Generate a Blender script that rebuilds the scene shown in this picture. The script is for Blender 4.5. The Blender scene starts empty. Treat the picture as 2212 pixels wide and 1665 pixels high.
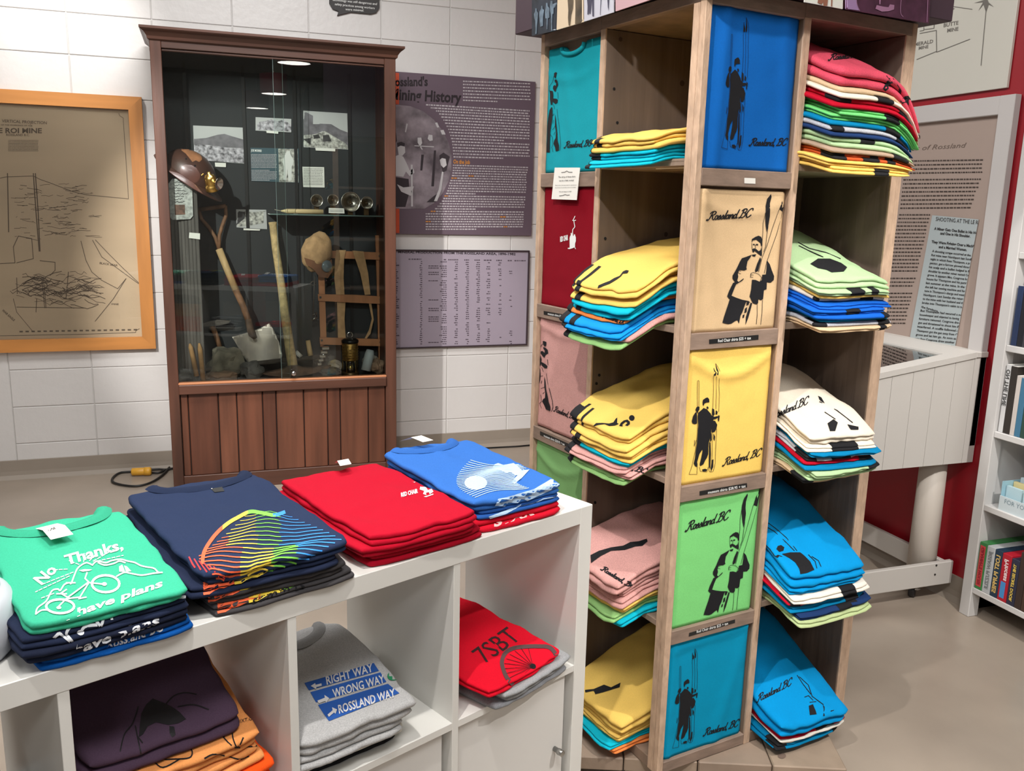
import bpy, bmesh, math, random
import numpy as np
from mathutils import Vector, Matrix, noise
from mathutils.bvhtree import BVHTree
from mathutils.geometry import delaunay_2d_cdt

SC = bpy.context.scene
COL = SC.collection
W, H = 2212, 1665

# ---------------------------------------------------------------- camera
FPX = 1892.39
YAW, PITCH, ROLL, CZ = math.radians(19.3069), 0.2013, 0.0244, 1.4069
CAM = np.array([0.0, 0.0, CZ])
_f = np.array([math.sin(YAW)*math.cos(PITCH), math.cos(YAW)*math.cos(PITCH), -math.sin(PITCH)])
_r0 = np.array([math.cos(YAW), -math.sin(YAW), 0.0])
_u0 = np.cross(_r0, _f)
_r = _r0*math.cos(ROLL) + _u0*math.sin(ROLL)
_u = -_r0*math.sin(ROLL) + _u0*math.cos(ROLL)
cd = bpy.data.cameras.new('camera')
cd.sensor_fit = 'HORIZONTAL'; cd.sensor_width = 36.0; cd.lens = FPX/W*36.0
cd.clip_start = 0.05; cd.clip_end = 60
cam = bpy.data.objects.new('camera', cd); COL.objects.link(cam)
M = Matrix.Identity(4)
for i in range(3):
    M[i][0] = _r[i]; M[i][1] = _u[i]; M[i][2] = -_f[i]; M[i][3] = CAM[i]
cam.matrix_world = M
SC.camera = cam

# ---------------------------------------------------------------- light
vs = SC.view_settings
vs.view_transform = 'Standard'; vs.look = 'None'; vs.gamma = 1.0; vs.use_curve_mapping = False
vs.exposure = 0.05
wd = bpy.data.worlds.new('world'); SC.world = wd; wd.use_nodes = True
wd.node_tree.nodes['Background'].inputs[0].default_value = (1.0, 0.98, 0.97, 1)
wd.node_tree.nodes['Background'].inputs[1].default_value = 0.05

def spot(name, loc, tgt, power, size_deg, blend=0.4, rad=0.03, col=(1, .955, .91)):
    l = bpy.data.lights.new(name, 'SPOT'); l.energy = power; l.color = col
    l.spot_size = math.radians(size_deg); l.spot_blend = blend; l.shadow_soft_size = rad
    o = bpy.data.objects.new(name, l); COL.objects.link(o); o.location = loc
    o.rotation_euler = (Vector(tgt)-Vector(loc)).to_track_quat('-Z', 'Y').to_euler()
    return o
def area(name, loc, sx, sy, power, col=(1, .985, .97), tgt=None):
    l = bpy.data.lights.new(name, 'AREA'); l.energy = power; l.color = col
    l.shape = 'RECTANGLE'; l.size = sx; l.size_y = sy
    o = bpy.data.objects.new(name, l); COL.objects.link(o); o.location = loc
    if tgt is not None:
        o.rotation_euler = (Vector(tgt)-Vector(loc)).to_track_quat('-Z', 'Y').to_euler()
    return o
# track spots (the shelf shadows in the photo place the first one)
spot('track_spot_tower', (0.0, 0.95, 2.52), (1.0, 1.95, 0.75), 98, 88, 0.35, 0.025)
spot('track_spot_case', (-1.15, 1.9, 2.62), (0.35, 4.5, 1.0), 430, 36, 0.5, 0.03)
spot('track_spot_wall', (-0.70, 3.95, 2.80), (-0.60, 4.82, 2.16), 60, 52, 0.9, 0.04)
spot('track_spot_floor', (1.75, 0.3, 2.66), (2.1, 1.6, 0.0), 190, 75, 0.5, 0.03)
spot('track_spot_right', (1.5, 1.3, 2.68), (2.6, 2.5, 1.5), 36, 70, 0.6, 0.03)
# area lights added below the ceiling as ambient fill, no real fixtures
area('ambient_fill_light', (0.3, 3.2, 3.06), 1.2, 0.6, 62)
area('ambient_fill_light', (0.3, 0.0, 3.06), 1.2, 0.6, 52)
area('ambient_fill_light', (-1.6, 1.6, 3.06), 0.6, 1.2, 36)
area('ambient_fill_light', (-1.5, -2.4, 3.06), 1.2, 0.6, 52)
# ---------------------------------------------------------------- pixels to rays
def ray(x, y):
    return _f + _r*(x-W/2)/FPX - _u*(y-H/2)/FPX
def on_plane(x, y, p0, n):
    d = ray(x, y); n = np.asarray(n, float)
    return CAM + d*float((np.asarray(p0, float)-CAM) @ n)/float(d @ n)
def onY(x, y, Y): return on_plane(x, y, (0, Y, 0), (0, 1, 0))
def onX(x, y, X): return on_plane(x, y, (X, 0, 0), (1, 0, 0))
def onZ(x, y, z): return on_plane(x, y, (0, 0, z), (0, 0, 1))

# ---------------------------------------------------------------- materials
MATS = {}
def srgb(r, g, b):
    f = lambda c: (c/255/12.92) if c/255 <= .04045 else ((c/255+.055)/1.055)**2.4
    return (f(r), f(g), f(b))
def mat(name, col, rough=.6, metal=0, var=0.0, vscale=8.0, bump=0.0, bscale=60.0, stretch=None,
        coat=0.0, col2=None, sheen=0.0, spec=.5, emit=None, estr=0.0, detail=4):
    if name in MATS: return MATS[name]
    m = bpy.data.materials.new(name); MATS[name] = m; m.use_nodes = True
    nt = m.node_tree; b = nt.nodes['Principled BSDF']
    b.inputs['Base Color'].default_value = (*col, 1); b.inputs['Roughness'].default_value = rough
    b.inputs['Metallic'].default_value = metal; b.inputs['Specular IOR Level'].default_value = spec
    if coat: b.inputs['Coat Weight'].default_value = coat; b.inputs['Coat Roughness'].default_value = .15
    if sheen: b.inputs['Sheen Weight'].default_value = sheen
    if emit: b.inputs['Emission Color'].default_value = (*emit, 1); b.inputs['Emission Strength'].default_value = estr
    if var or bump or col2:
        tc = nt.nodes.new('ShaderNodeTexCoord'); mp = nt.nodes.new('ShaderNodeMapping')
        nt.links.new(tc.outputs['Object'], mp.inputs[0])
        if stretch: mp.inputs['Scale'].default_value = stretch
        if var or col2:
            n = nt.nodes.new('ShaderNodeTexNoise'); n.inputs['Scale'].default_value = vscale; n.inputs['Detail'].default_value = detail
            nt.links.new(mp.outputs[0], n.inputs['Vector'])
            rp = nt.nodes.new('ShaderNodeValToRGB')
            c1 = [max(0, c*(1-var)) for c in col]; c2 = col2 if col2 else [min(1, c*(1+var)) for c in col]
            rp.color_ramp.elements[0].position = .32; rp.color_ramp.elements[1].position = .68
            rp.color_ramp.elements[0].color = (*c1, 1); rp.color_ramp.elements[1].color = (*c2, 1)
            nt.links.new(n.outputs['Fac'], rp.inputs[0]); nt.links.new(rp.outputs[0], b.inputs['Base Color'])
        if bump:
            n2 = nt.nodes.new('ShaderNodeTexNoise'); n2.inputs['Scale'].default_value = bscale; n2.inputs['Detail'].default_value = 5
            nt.links.new(mp.outputs[0], n2.inputs['Vector'])
            bp = nt.nodes.new('ShaderNodeBump'); bp.inputs['Strength'].default_value = bump; bp.inputs['Distance'].default_value = .01
            nt.links.new(n2.outputs['Fac'], bp.inputs['Height']); nt.links.new(bp.outputs[0], b.inputs['Normal'])
    return m
def glass(name, tint=(1, 1, 1), ior=1.5, boost=1.0):
    if name in MATS: return MATS[name]
    m = bpy.data.materials.new(name); MATS[name] = m; m.use_nodes = True
    nt = m.node_tree; nt.nodes.remove(nt.nodes['Principled BSDF'])
    out = nt.nodes['Material Output']
    tr = nt.nodes.new('ShaderNodeBsdfTransparent'); tr.inputs[0].default_value = (*tint, 1)
    gl = nt.nodes.new('ShaderNodeBsdfGlossy'); gl.inputs['Roughness'].default_value = 0.0
    fr = nt.nodes.new('ShaderNodeFresnel'); fr.inputs[0].default_value = ior
    mu = nt.nodes.new('ShaderNodeMath'); mu.operation = 'MULTIPLY'; mu.inputs[1].default_value = boost; mu.use_clamp = True
    mx = nt.nodes.new('ShaderNodeMixShader')
    nt.links.new(fr.outputs[0], mu.inputs[0]); nt.links.new(mu.outputs[0], mx.inputs[0])
    nt.links.new(tr.outputs[0], mx.inputs[1]); nt.links.new(gl.outputs[0], mx.inputs[2])
    nt.links.new(mx.outputs[0], out.inputs[0])
    return m
def fabric(r, g, b, heather=.06):
    n = 'fabric_%d_%d_%d' % (r, g, b)
    return mat(n, srgb(r, g, b), .92, var=heather, vscale=420, bump=.10, bscale=900, spec=.15, detail=2)
INK = mat('black_ink', (.012, .012, .014), .8, spec=.2)
WHITE_INK = mat('white_ink', srgb(226, 228, 226), .8, spec=.2)
PAPER = mat('paper_white', srgb(225, 223, 216), .8)

# ---------------------------------------------------------------- objects
def tag(o, label=None, cat=None, group=None, kind=None):
    if label: o['label'] = label
    if cat: o['category'] = cat
    if group: o['group'] = group
    if kind: o['kind'] = kind
    return o
def empty(name, loc=(0, 0, 0), rz=0.0, label=None, cat=None, group=None, kind=None, parent=None):
    o = bpy.data.objects.new(name, None); COL.objects.link(o)
    o.location = loc; o.rotation_euler = (0, 0, rz); o.empty_display_size = .05
    if parent: o.parent = parent
    bpy.context.view_layer.update()
    return tag(o, label, cat, group, kind)
def mesh_obj(name, V, F, m, parent=None, smooth=False, world=True):
    """V are world coordinates; with a parent they are moved to its space."""
    me = bpy.data.meshes.new(name)
    if parent is not None and world:
        inv = np.array(parent.matrix_world.inverted())
        A = np.asarray(V, float).reshape(-1, 3); A = A @ inv[:3, :3].T + inv[:3, 3]; V = A.tolist()
    me.from_pydata([tuple(map(float, v)) for v in V], [], F)
    me.validate(); me.update()
    if smooth: me.shade_smooth()
    if m is not None: me.materials.append(m)
    o = bpy.data.objects.new(name, me); COL.objects.link(o)
    if parent is not None: o.parent = parent
    return o
class MB:
    def __init__(s): s.V = []; s.F = []
    def add(s, V, F):
        n = len(s.V); s.V += [tuple(v) for v in V]; s.F += [tuple(i+n for i in f) for f in F]; return s
    def box(s, x0, x1, y0, y1, z0, z1, fr=None, bev=0.0):
        if bev and min(x1-x0, y1-y0, z1-z0) > 2.2*bev:
            V = []; idx = {}
            for a in (0, 1):
                for b in (0, 1):
                    for c in (0, 1):
                        for k in range(3):
                            p = [(x0, x1)[a], (y0, y1)[b], (z0, z1)[c]]
                            for j in range(3):
                                if j != k: p[j] += bev*(1 if (a, b, c)[j] == 0 else -1)
                            idx[a, b, c, k] = len(V); V.append(p)
            F = []
            for k in range(3):
                i, j = [q for q in range(3) if q != k]
                for sd in (0, 1):
                    loop = []
                    for (p, q) in ((0, 0), (1, 0), (1, 1), (0, 1)):
                        t = [0, 0, 0]; t[k] = sd; t[i] = p; t[j] = q; loop.append(idx[t[0], t[1], t[2], k])
                    F.append(loop)
            for k in range(3):
                i, j = [q for q in range(3) if q != k]
                for p in (0, 1):
                    for q in (0, 1):
                        t0 = [0]*3; t1 = [0]*3; t1[k] = 1
                        t0[i] = t1[i] = p; t0[j] = t1[j] = q
                        F.append([idx[(*t0, i)], idx[(*t1, i)], idx[(*t1, j)], idx[(*t0, j)]])
            for a in (0, 1):
                for b in (0, 1):
                    for c in (0, 1): F.append([idx[a, b, c, 0], idx[a, b, c, 1], idx[a, b, c, 2]])
        else:
            V = [(x0, y0, z0), (x1, y0, z0), (x1, y1, z0), (x0, y1, z0), (x0, y0, z1), (x1, y0, z1), (x1, y1, z1), (x0, y1, z1)]
            F = [(0, 3, 2, 1), (4, 5, 6, 7), (0, 1, 5, 4), (1, 2, 6, 5), (2, 3, 7, 6), (3, 0, 4, 7)]
        if fr is not None: V = [fr(*p) for p in V]
        return s.add(V, F)
    def quad(s, a, b, c, d): return s.add([a, b, c, d], [(0, 1, 2, 3)])
    def tube(s, pts, r, n=8, closed=False, cap=True):
        P = [Vector(p) for p in pts]; R = r if isinstance(r, (list, tuple)) else [r]*len(P)
        rings = []; up = None
        for i, p in enumerate(P):
            if closed: t = P[(i+1) % len(P)]-P[i-1]
            else: t = P[min(i+1, len(P)-1)]-P[max(i-1, 0)]
            t.normalize()
            if up is None:
                up = Vector((0, 0, 1)) if abs(t.z) < .9 else Vector((1, 0, 0))
            sd = t.cross(up); sd.normalize(); up = sd.cross(t); up.normalize()
            rings.append([tuple(p + sd*(R[i]*math.cos(2*math.pi*k/n)) + up*(R[i]*math.sin(2*math.pi*k/n))) for k in range(n)])
        V = [v for rg in rings for v in rg]; F = []; m = len(P)
        for i in range(m if closed else m-1):
            for k in range(n):
                a = i*n+k; b = i*n+(k+1) % n; c = ((i+1) % m)*n+(k+1) % n; d = ((i+1) % m)*n+k
                F.append((a, b, c, d))
        if cap and not closed:
            F.append(tuple(range(n-1, -1, -1))); F.append(tuple((m-1)*n+k for k in range(n)))
        return s.add(V, F)
    def lathe(s, prof, c=(0, 0, 0), n=24, axis=(0, 0, 1), cap=True):
        ax = Vector(axis).normalized(); c = Vector(c)
        e1 = ax.orthogonal().normalized(); e2 = ax.cross(e1)
        V = []; F = []
        for (r, h) in prof:
            for k in range(n):
                a = 2*math.pi*k/n
                V.append(tuple(c + ax*h + e1*(r*math.cos(a)) + e2*(r*math.sin(a))))
        for i in range(len(prof)-1):
            for k in range(n):
                F.append((i*n+k, i*n+(k+1) % n, (i+1)*n+(k+1) % n, (i+1)*n+k))
        if cap and prof[0][0] > 1e-6: F.append(tuple(range(n-1, -1, -1)))
        if cap and prof[-1][0] > 1e-6: F.append(tuple((len(prof)-1)*n+k for k in range(n)))
        return s.add(V, F)
    def prism(s, poly, f0, f1):
        """poly 2D; f0,f1 map (a,b) to 3D for the two caps"""
        n = len(poly); V = [f0(*p) for p in poly]+[f1(*p) for p in poly]
        F = [tuple(range(n)), tuple(range(2*n-1, n-1, -1))]
        for i in range(n): F.append((i, i+n, (i+1) % n+n, (i+1) % n))
        return s.add(V, F)
    def build(s, name, m, parent=None, smooth=False):
        return mesh_obj(name, s.V, s.F, m, parent, smooth)
def boxo(name, x0, x1, y0, y1, z0, z1, m, parent=None, fr=None, bev=0.002):
    return MB().box(x0, x1, y0, y1, z0, z1, fr, bev).build(name, m, parent)

# ---------------------------------------------------------------- 2D art
def arc_pts(cx, cy, rx, ry, a0=0, a1=360, n=24):
    return [(cx+rx*math.cos(math.radians(a0+(a1-a0)*i/n)), cy+ry*math.sin(math.radians(a0+(a1-a0)*i/n))) for i in range(n+1)]
def smooth_line(P, k=5):
    if len(P) < 3: return list(P)
    out = []
    for i in range(len(P)-1):
        p0 = P[max(i-1, 0)]; p1 = P[i]; p2 = P[i+1]; p3 = P[min(i+2, len(P)-1)]
        for j in range(k):
            t = j/k
            out.append(tuple(.5*((2*p1[a])+(-p0[a]+p2[a])*t+(2*p0[a]-5*p1[a]+4*p2[a]-p3[a])*t*t+(-p0[a]+3*p1[a]-3*p2[a]+p3[a])*t**3) for a in (0, 1)))
    out.append(tuple(P[-1])); return out
def stroke(P, w):
    """strip polygons of width w along P"""
    out = []
    for a, b in zip(P[:-1], P[1:]):
        dx, dy = b[0]-a[0], b[1]-a[1]; L = math.hypot(dx, dy)
        if L < 1e-9: continue
        nx, ny = -dy/L*w/2, dx/L*w/2; ex, ey = dx/L*w*.35, dy/L*w*.35
        out.append([(a[0]+nx-ex, a[1]+ny-ey), (a[0]-nx-ex, a[1]-ny-ey), (b[0]-nx+ex, b[1]-ny+ey), (b[0]+nx+ex, b[1]+ny+ey)])
    return out
def strokes(lines, w, sm=False):
    r = []
    for l in lines: r += stroke(smooth_line(l) if sm else l, w)
    return r
def dash(P, w, on, off):
    out = []
    for a, b in zip(P[:-1], P[1:]):
        L = math.hypot(b[0]-a[0], b[1]-a[1]); t = 0
        while t < L:
            e = min(t+on, L)
            q = lambda s: (a[0]+(b[0]-a[0])*s/L, a[1]+(b[1]-a[1])*s/L)
            out += stroke([q(t), q(e)], w); t += on+off
    return out
def tri_polys(polys, step=None):
    """triangulate simple polygons, with inner grid points if step"""
    V = []; F = []
    for P in polys:
        P = [tuple(p) for p in P]
        if len(P) < 3: continue
        if len(P) == 4 and step is None:
            n = len(V); V += P; F.append((n, n+1, n+2, n+3)); continue
        pts = []
        if step:
            for i in range(len(P)):
                a, b = P[i], P[(i+1) % len(P)]; L = math.hypot(b[0]-a[0], b[1]-a[1]); k = max(1, int(L/step))
                pts += [(a[0]+(b[0]-a[0])*j/k, a[1]+(b[1]-a[1])*j/k) for j in range(k)]
        else: pts = P
        ne = len(pts); inner = []
        if step:
            xs = [p[0] for p in pts]; ys = [p[1] for p in pts]
            x = min(xs)+step/2
            while x < max(xs):
                y = min(ys)+step/2
                while y < max(ys): inner.append((x, y)); y += step
                x += step
        r = delaunay_2d_cdt([Vector(p) for p in pts+inner], [(i, (i+1) % ne) for i in range(ne)], [tuple(range(ne))], 1, 1e-7)
        n = len(V); V += [tuple(v) for v in r[0]]; F += [tuple(i+n for i in f) for f in r[2]]
    return V, F
def px_decal(name, polys, m, target, parent=None, zoom=None, step=None, off=.0012, thr=.5):
    """ink shapes traced in photo pixels (or zoom pixels) and laid on the surface of the target mesh"""
    if zoom: ox, oy, sc = zoom; polys = [[(ox+x/sc, oy+y/sc) for x, y in P] for P in polys]
    if step is None:
        big = [P for P in polys if max(p[0] for p in P)-min(p[0] for p in P) > 14 and len(P) > 4]
        V2, F2 = tri_polys(big, 7.0); Vs, Fs = tri_polys([P for P in polys if not any(P is b for b in big)])
        n = len(V2); V2 = V2+Vs; F2 = F2+[tuple(i+n for i in f) for f in Fs]
    else: V2, F2 = tri_polys(polys, step/zoom[2] if (step and zoom) else step)
    me = target.data; mw = np.array(target.matrix_world)
    VV = np.array([v.co[:] for v in me.vertices]) @ mw[:3, :3].T + mw[:3, 3]
    bv = BVHTree.FromPolygons([Vector(v) for v in VV], [tuple(p.vertices) for p in me.polygons])
    out = []; ok = []
    for (x, y) in V2:
        d = Vector(ray(x, y)).normalized(); h = bv.ray_cast(Vector(CAM), d)
        if h[0] is None: out.append((0, 0, 0)); ok.append(False)
        else:
            nrm = h[1] if h[1].dot(d) < 0 else -h[1]
            out.append(tuple(h[0]+nrm*off)); ok.append(True)
    F = [f for f in F2 if all(ok[i] for i in f)]
    # drop faces that jump over a depth step
    G = []
    for f in F:
        P = [Vector(out[i]) for i in f]
        if max((P[i]-P[0]).length for i in range(len(P))) < thr: G.append(f)
    if not G: return None
    used = sorted({i for f in G for i in f}); mp = {u: k for k, u in enumerate(used)}
    return tag(mesh_obj(name, [out[u] for u in used], [tuple(mp[i] for i in f) for f in G], m, parent or target), kind='stuff')
def flat_decal(name, polys, m, fn, parent=None, step=None):
    V, F = tri_polys(polys, step)
    if not F: return None
    return tag(mesh_obj(name, [fn(*p) for p in V], F, m, parent), kind='stuff')
_TXT = {}
def text2d(s, size=1.0, align='LEFT', bold=0.0, shear=0.0, sx=1.0, space=1.0, line=1.0):
    key = (s, bold, align, space, line)
    if key not in _TXT:
        c = bpy.data.curves.new('t', 'FONT'); c.body = s; c.size = 1.0; c.align_x = align; c.offset = bold
        c.space_character = space; c.space_line = line; c.resolution_u = 2; c.fill_mode = 'FRONT'
        o = bpy.data.objects.new('t', c); me = o.to_mesh()
        V = [(v.co.x, v.co.y) for v in me.vertices]; F = [tuple(p.vertices) for p in me.polygons]
        o.to_mesh_clear(); bpy.data.objects.remove(o); bpy.data.curves.remove(c)
        _TXT[key] = (V, F)
    V, F = _TXT[key]
    return [((x*sx+shear*y)*size, y*size) for x, y in V], F
def text_w(s, **k):
    V, F = text2d(s, **k); return max(v[0] for v in V) if V else 0
def textf(name, s, fn, m, parent=None, fit=None, **k):
    """fn maps text-plane (a,b) to 3D. fit = width the text must fill"""
    V, F = text2d(s, **k)
    if not V: return None
    if fit:
        x0 = min(v[0] for v in V); x1 = max(v[0] for v in V); q = fit/(x1-x0); V = [((x-x0)*q, y) for x, y in V]
    return tag(mesh_obj(name, [fn(*p) for p in V], F, m, parent), kind='stuff')
def text_px(name, s, p0, p1, hgt, m, target, parent=None, bold=0.0, shear=0.0, space=1.0, up=None, off=.0012):
    """text between two photo pixels on its base line, cap height hgt px, laid on target; up = direction px of letter height"""
    V, F = text2d(s, bold=bold, shear=shear, space=space)
    x0 = min(v[0] for v in V); x1 = max(v[0] for v in V)
    dx, dy = p1[0]-p0[0], p1[1]-p0[1]; L = math.hypot(dx, dy)
    ux, uy = up if up else (dy/L, -dx/L)
    ul = math.hypot(ux, uy); ux /= ul; uy /= ul
    me = target.data; mw = np.array(target.matrix_world)
    VV = np.array([v.co[:] for v in me.vertices]) @ mw[:3, :3].T + mw[:3, 3]
    bv = BVHTree.FromPolygons([Vector(v) for v in VV], [tuple(p.vertices) for p in me.polygons])
    out = []; ok = []
    for (a, b) in V:
        t = (a-x0)/(x1-x0); q = b/.73*hgt
        d = Vector(ray(p0[0]+dx*t+ux*q, p0[1]+dy*t+uy*q)).normalized(); h = bv.ray_cast(Vector(CAM), d)
        if h[0] is None: out.append((0, 0, 0)); ok.append(False)
        else:
            nrm = h[1] if h[1].dot(d) < 0 else -h[1]
            out.append(tuple(h[0]+nrm*off)); ok.append(True)
    G = [f for f in F if all(ok[i] for i in f)]
    if not G: return None
    used = sorted({i for f in G for i in f}); mp = {u: k for k, u in enumerate(used)}
    return tag(mesh_obj(name, [out[u] for u in used], [tuple(mp[i] for i in f) for f in G], m, parent or target), kind='stuff')
def text_lines(x0, x1, y, h, rnd, wmin=.6, wmax=2.6, fill=1.0):
    """little word bars for print too small to read; returns polygons"""
    out = []; x = x0; end = x0+(x1-x0)*fill
    while x < end-h*.6:
        w = min(rnd.uniform(wmin, wmax)*h, end-x); out.append([(x, y), (x+w, y), (x+w, y+h), (x, y+h)]); x += w+h*.55
    return out

# script lettering "Rossland, BC" as pen strokes (x grows right, y up, cap height 1)
_SCR = {
 'R': ([[(-.12, .10), (-.16, -.02), (-.05, -.06), (.06, .10), (.14, .5), (.22, 1.0)], [(-.02, .78), (.10, .98), (.34, 1.04), (.52, .92), (.46, .66), (.16, .52)], [(.2, .52), (.34, .36), (.40, .10), (.52, .0), (.60, .08)]], .60),
 'o': ([arc_pts(.15, .24, .13, .24, 60, 420, 14), [(.22, .45), (.36, .40)]], .32),
 's': ([[(-.04, .04), (.10, .26), (.17, .50), (.24, .34), (.26, .12), (.16, .0), (.04, .04)], [(.24, .04), (.34, .10)]], .30),
 'l': ([[(-.02, .05), (.10, .4), (.16, .98)], [(.16, .98), (.10, .5), (.08, .1), (.16, .0), (.24, .06)]], .22),
 'a': ([arc_pts(.14, .23, .13, .23, 40, 400, 14), [(.28, .46), (.25, .1), (.32, .0), (.40, .08)]], .38),
 'n': ([[(.02, .46), (.04, .0)], [(.04, .1), (.12, .38), (.22, .46), (.28, .36), (.27, .08), (.34, .0), (.42, .08)]], .40),
 'd': ([arc_pts(.14, .23, .13, .23, 40, 400, 14), [(.34, 1.0), (.27, .4), (.26, .08), (.34, .0), (.40, .05)]], .42),
 ',': ([[(.04, .06), (.02, -.18)]], .18),
 ' ': ([], .26),
 'B': ([[(-.1, .06), (-.06, -.04), (.04, .1), (.12, .6), (.18, 1.0)], [(-.02, .82), (.12, 1.0), (.36, 1.02), (.46, .86), (.36, .62), (.12, .55)], [(.30, .58), (.46, .46), (.44, .16), (.24, .0), (.06, .05)]], .56),
 'C': ([[(.50, .78), (.46, 1.0), (.26, .98), (.06, .64), (.04, .28), (.16, .0), (.36, .04), (.50, .22)]], .5),
}
def script(s, w=.10):
    P = []; x = 0
    for ch in s:
        L, adv = _SCR[ch]
        for l in L:
            l2 = smooth_line([(px+x, py) for px, py in l], 3)
            P += stroke([(a+.34*b, b) for a, b in l2], w)
        x += adv
    return P, x
def script_px(name, s, p0, p1, hgt, m, target, parent=None, up=None, w=.12, step=None):
    P, tw = script(s, w); dx, dy = p1[0]-p0[0], p1[1]-p0[1]; L = math.hypot(dx, dy)
    ux, uy = up if up else (dy/L, -dx/L)
    ul = math.hypot(ux, uy); ux /= ul; uy /= ul
    f = lambda a, b: (p0[0]+dx*a/tw+ux*b*hgt, p0[1]+dy*a/tw+uy*b*hgt)
    return px_decal(name, [[f(*q) for q in poly] for poly in P], m, target, parent)
# ================================================================ the room
WY = 4.82           # back wall plane
RX = 2.60           # right wall plane
wall_paint = mat('wall_paint', srgb(212, 210, 208), .38, bump=.16, bscale=26, var=.02, vscale=3)
mortar_paint = mat('joint_paint', srgb(200, 198, 195), .5)
vinyl = mat('cove_vinyl', srgb(146, 136, 124), .5, var=.04, vscale=4)
floor_m = mat('floor_vinyl', srgb(152, 140, 127), .3, var=.08, vscale=2.2, col2=srgb(166, 153, 139), bump=.05, bscale=8, detail=6)
red_paint = mat('red_paint', srgb(150, 10, 28), .45)
ceil_m = mat('ceiling_paint', srgb(190, 188, 184), .9)
rear_m = mat('rear_wall_paint', srgb(150, 144, 140), .9)
white_paint = mat('white_paint', srgb(208, 205, 200), .42, bump=.04, bscale=30)

fl = MB().box(-3.2, 4.4, -4.2, WY+.12, -.1, 0).build('floor', floor_m); tag(fl, kind='structure')
# floor sheet seam
sm = mat('floor_seam', srgb(120, 108, 96), .6)
ce = MB().box(-3.2, 4.4, -4.2, WY+.12, 3.1, 3.2).build('ceiling', ceil_m); tag(ce, kind='structure')
lw = MB().box(-3.3, -3.2, -4.2, WY+.12, 0, 3.1).build('wall_left', rear_m); tag(lw, kind='structure')
rw_ = MB().box(-3.3, 4.4, -4.3, -4.2, 0, 3.1).build('wall_front', rear_m); tag(rw_, kind='structure')
ew = MB().box(4.4, 4.5, -4.3, 2.28, 0, 3.1).build('wall_side', rear_m); tag(ew, kind='structure')

# back wall: painted concrete blocks, stack bond
bw = MB().box(-3.2, RX+.1, WY+.005, WY+.12, 0, 3.1).build('wall_back', mortar_paint); tag(bw, kind='structure')
X0, PX = -.943, .372
zj = [.093, .180, .368, .556, .744, .932, 1.12, 1.308, 1.496, 1.684, 1.872, 2.061, 2.249, 2.437, 2.625, 2.813, 3.001, 3.1]
blk = {}
for i in range(-6, 10):
    xa = X0+i*PX; xb = xa+PX
    if xa > RX: continue
    xb = min(xb, RX)
    rows = list(zip(zj[:-1], zj[1:]))
    if i == -1: rows = [(zj[0], zj[4])]+rows[4:]          # smooth filled patch left of the joint end
    for (za, zb) in rows:
        g = .0016; w = round(xb-xa-2*g, 4); h = round(zb-za-2*g, 4)
        if (w, h) not in blk:
            b = MB().box(-w/2, w/2, 0, .03, -h/2, h/2, None, .0028)
            o = mesh_obj('concrete_block', b.V, b.F, wall_paint, None); blk[w, h] = o.data
        else:
            o = bpy.data.objects.new('concrete_block', blk[w, h]); COL.objects.link(o)
        o.parent = bw; o.location = ((xa+xb)/2, WY, (za+zb)/2)
# cove base
def cove(name, pts, nrm, par=None):
    """pts two floor points; nrm points into the room"""
    a, b = Vector((*pts[0], 0)), Vector((*pts[1], 0)); n = Vector((*nrm, 0))
    prof = [(.0, .0), (.022, .0), (.018, .006), (.008, .02), (.005, .04), (.004, .095), (.0, .097)]
    mb = MB(); mb.prism(prof, lambda q, z: tuple(a+n*q+Vector((0, 0, z))), lambda q, z: tuple(b+n*q+Vector((0, 0, z))))
    o = mb.build(name, vinyl, par); tag(o, kind='structure'); return o
cove('baseboard_back', ((-3.2, WY), (RX, WY)), (0, -1))
cove('baseboard_right', ((RX, WY), (RX, 2.262)), (-1, 0))

# red wall at the right, ending where the bookcase stands in its niche
wr = MB().box(RX, RX+.12, 2.262, WY+.12, 0, 3.1).build('wall_right', red_paint); tag(wr, kind='structure')
nb = MB().box(2.95, 3.05, -.5, 2.262, 0, 3.1)
nb.box(RX, 3.05, 2.262, 2.30, 0, 3.1).build('wall_niche', mat('niche_paint', srgb(160, 158, 155), .8)); tag(bpy.data.objects['wall_niche'], kind='structure')

# ================================================================ framed map
oak = mat('oak_frame', srgb(190, 128, 66), .4, var=.18, vscale=5, stretch=(6, 6, 6), bump=.05, bscale=40)
oak_v = mat('oak_frame_upright', srgb(190, 128, 66), .4, var=.18, vscale=14, stretch=(1, 1, .12), bump=.05, bscale=40)
oak_h = mat('oak_frame_rail', srgb(190, 128, 66), .4, var=.18, vscale=14, stretch=(.12, 1, 1), bump=.05, bscale=40)
map_paper = mat('old_map_paper', srgb(196, 176, 146), .75, var=.07, vscale=2.5, stretch=(.6, 1, 2.5), detail=6)
map_ink = mat('map_ink', srgb(104, 90, 74), .8)
fx1, fz0, fz1 = -.262, .650, 1.884; fx0 = fx1-1.28; fw = .062; fy = WY-.034
t = empty('framed_map', (fx0, WY, fz0), label='oak framed old mine map hanging on the white block wall', cat='map')
mb = MB(); mb.prism([(fx0, fz0), (fx0+fw, fz0+fw), (fx0+fw, fz1-fw), (fx0, fz1)], lambda a, b: (a, fy, b), lambda a, b: (a, WY, b)); mb.build('frame_stile', oak_v, t)
mb = MB(); mb.prism([(fx1, fz0), (fx1, fz1), (fx1-fw, fz1-fw), (fx1-fw, fz0+fw)], lambda a, b: (a, fy, b), lambda a, b: (a, WY, b)); mb.build('frame_stile', oak_v, t)
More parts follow.
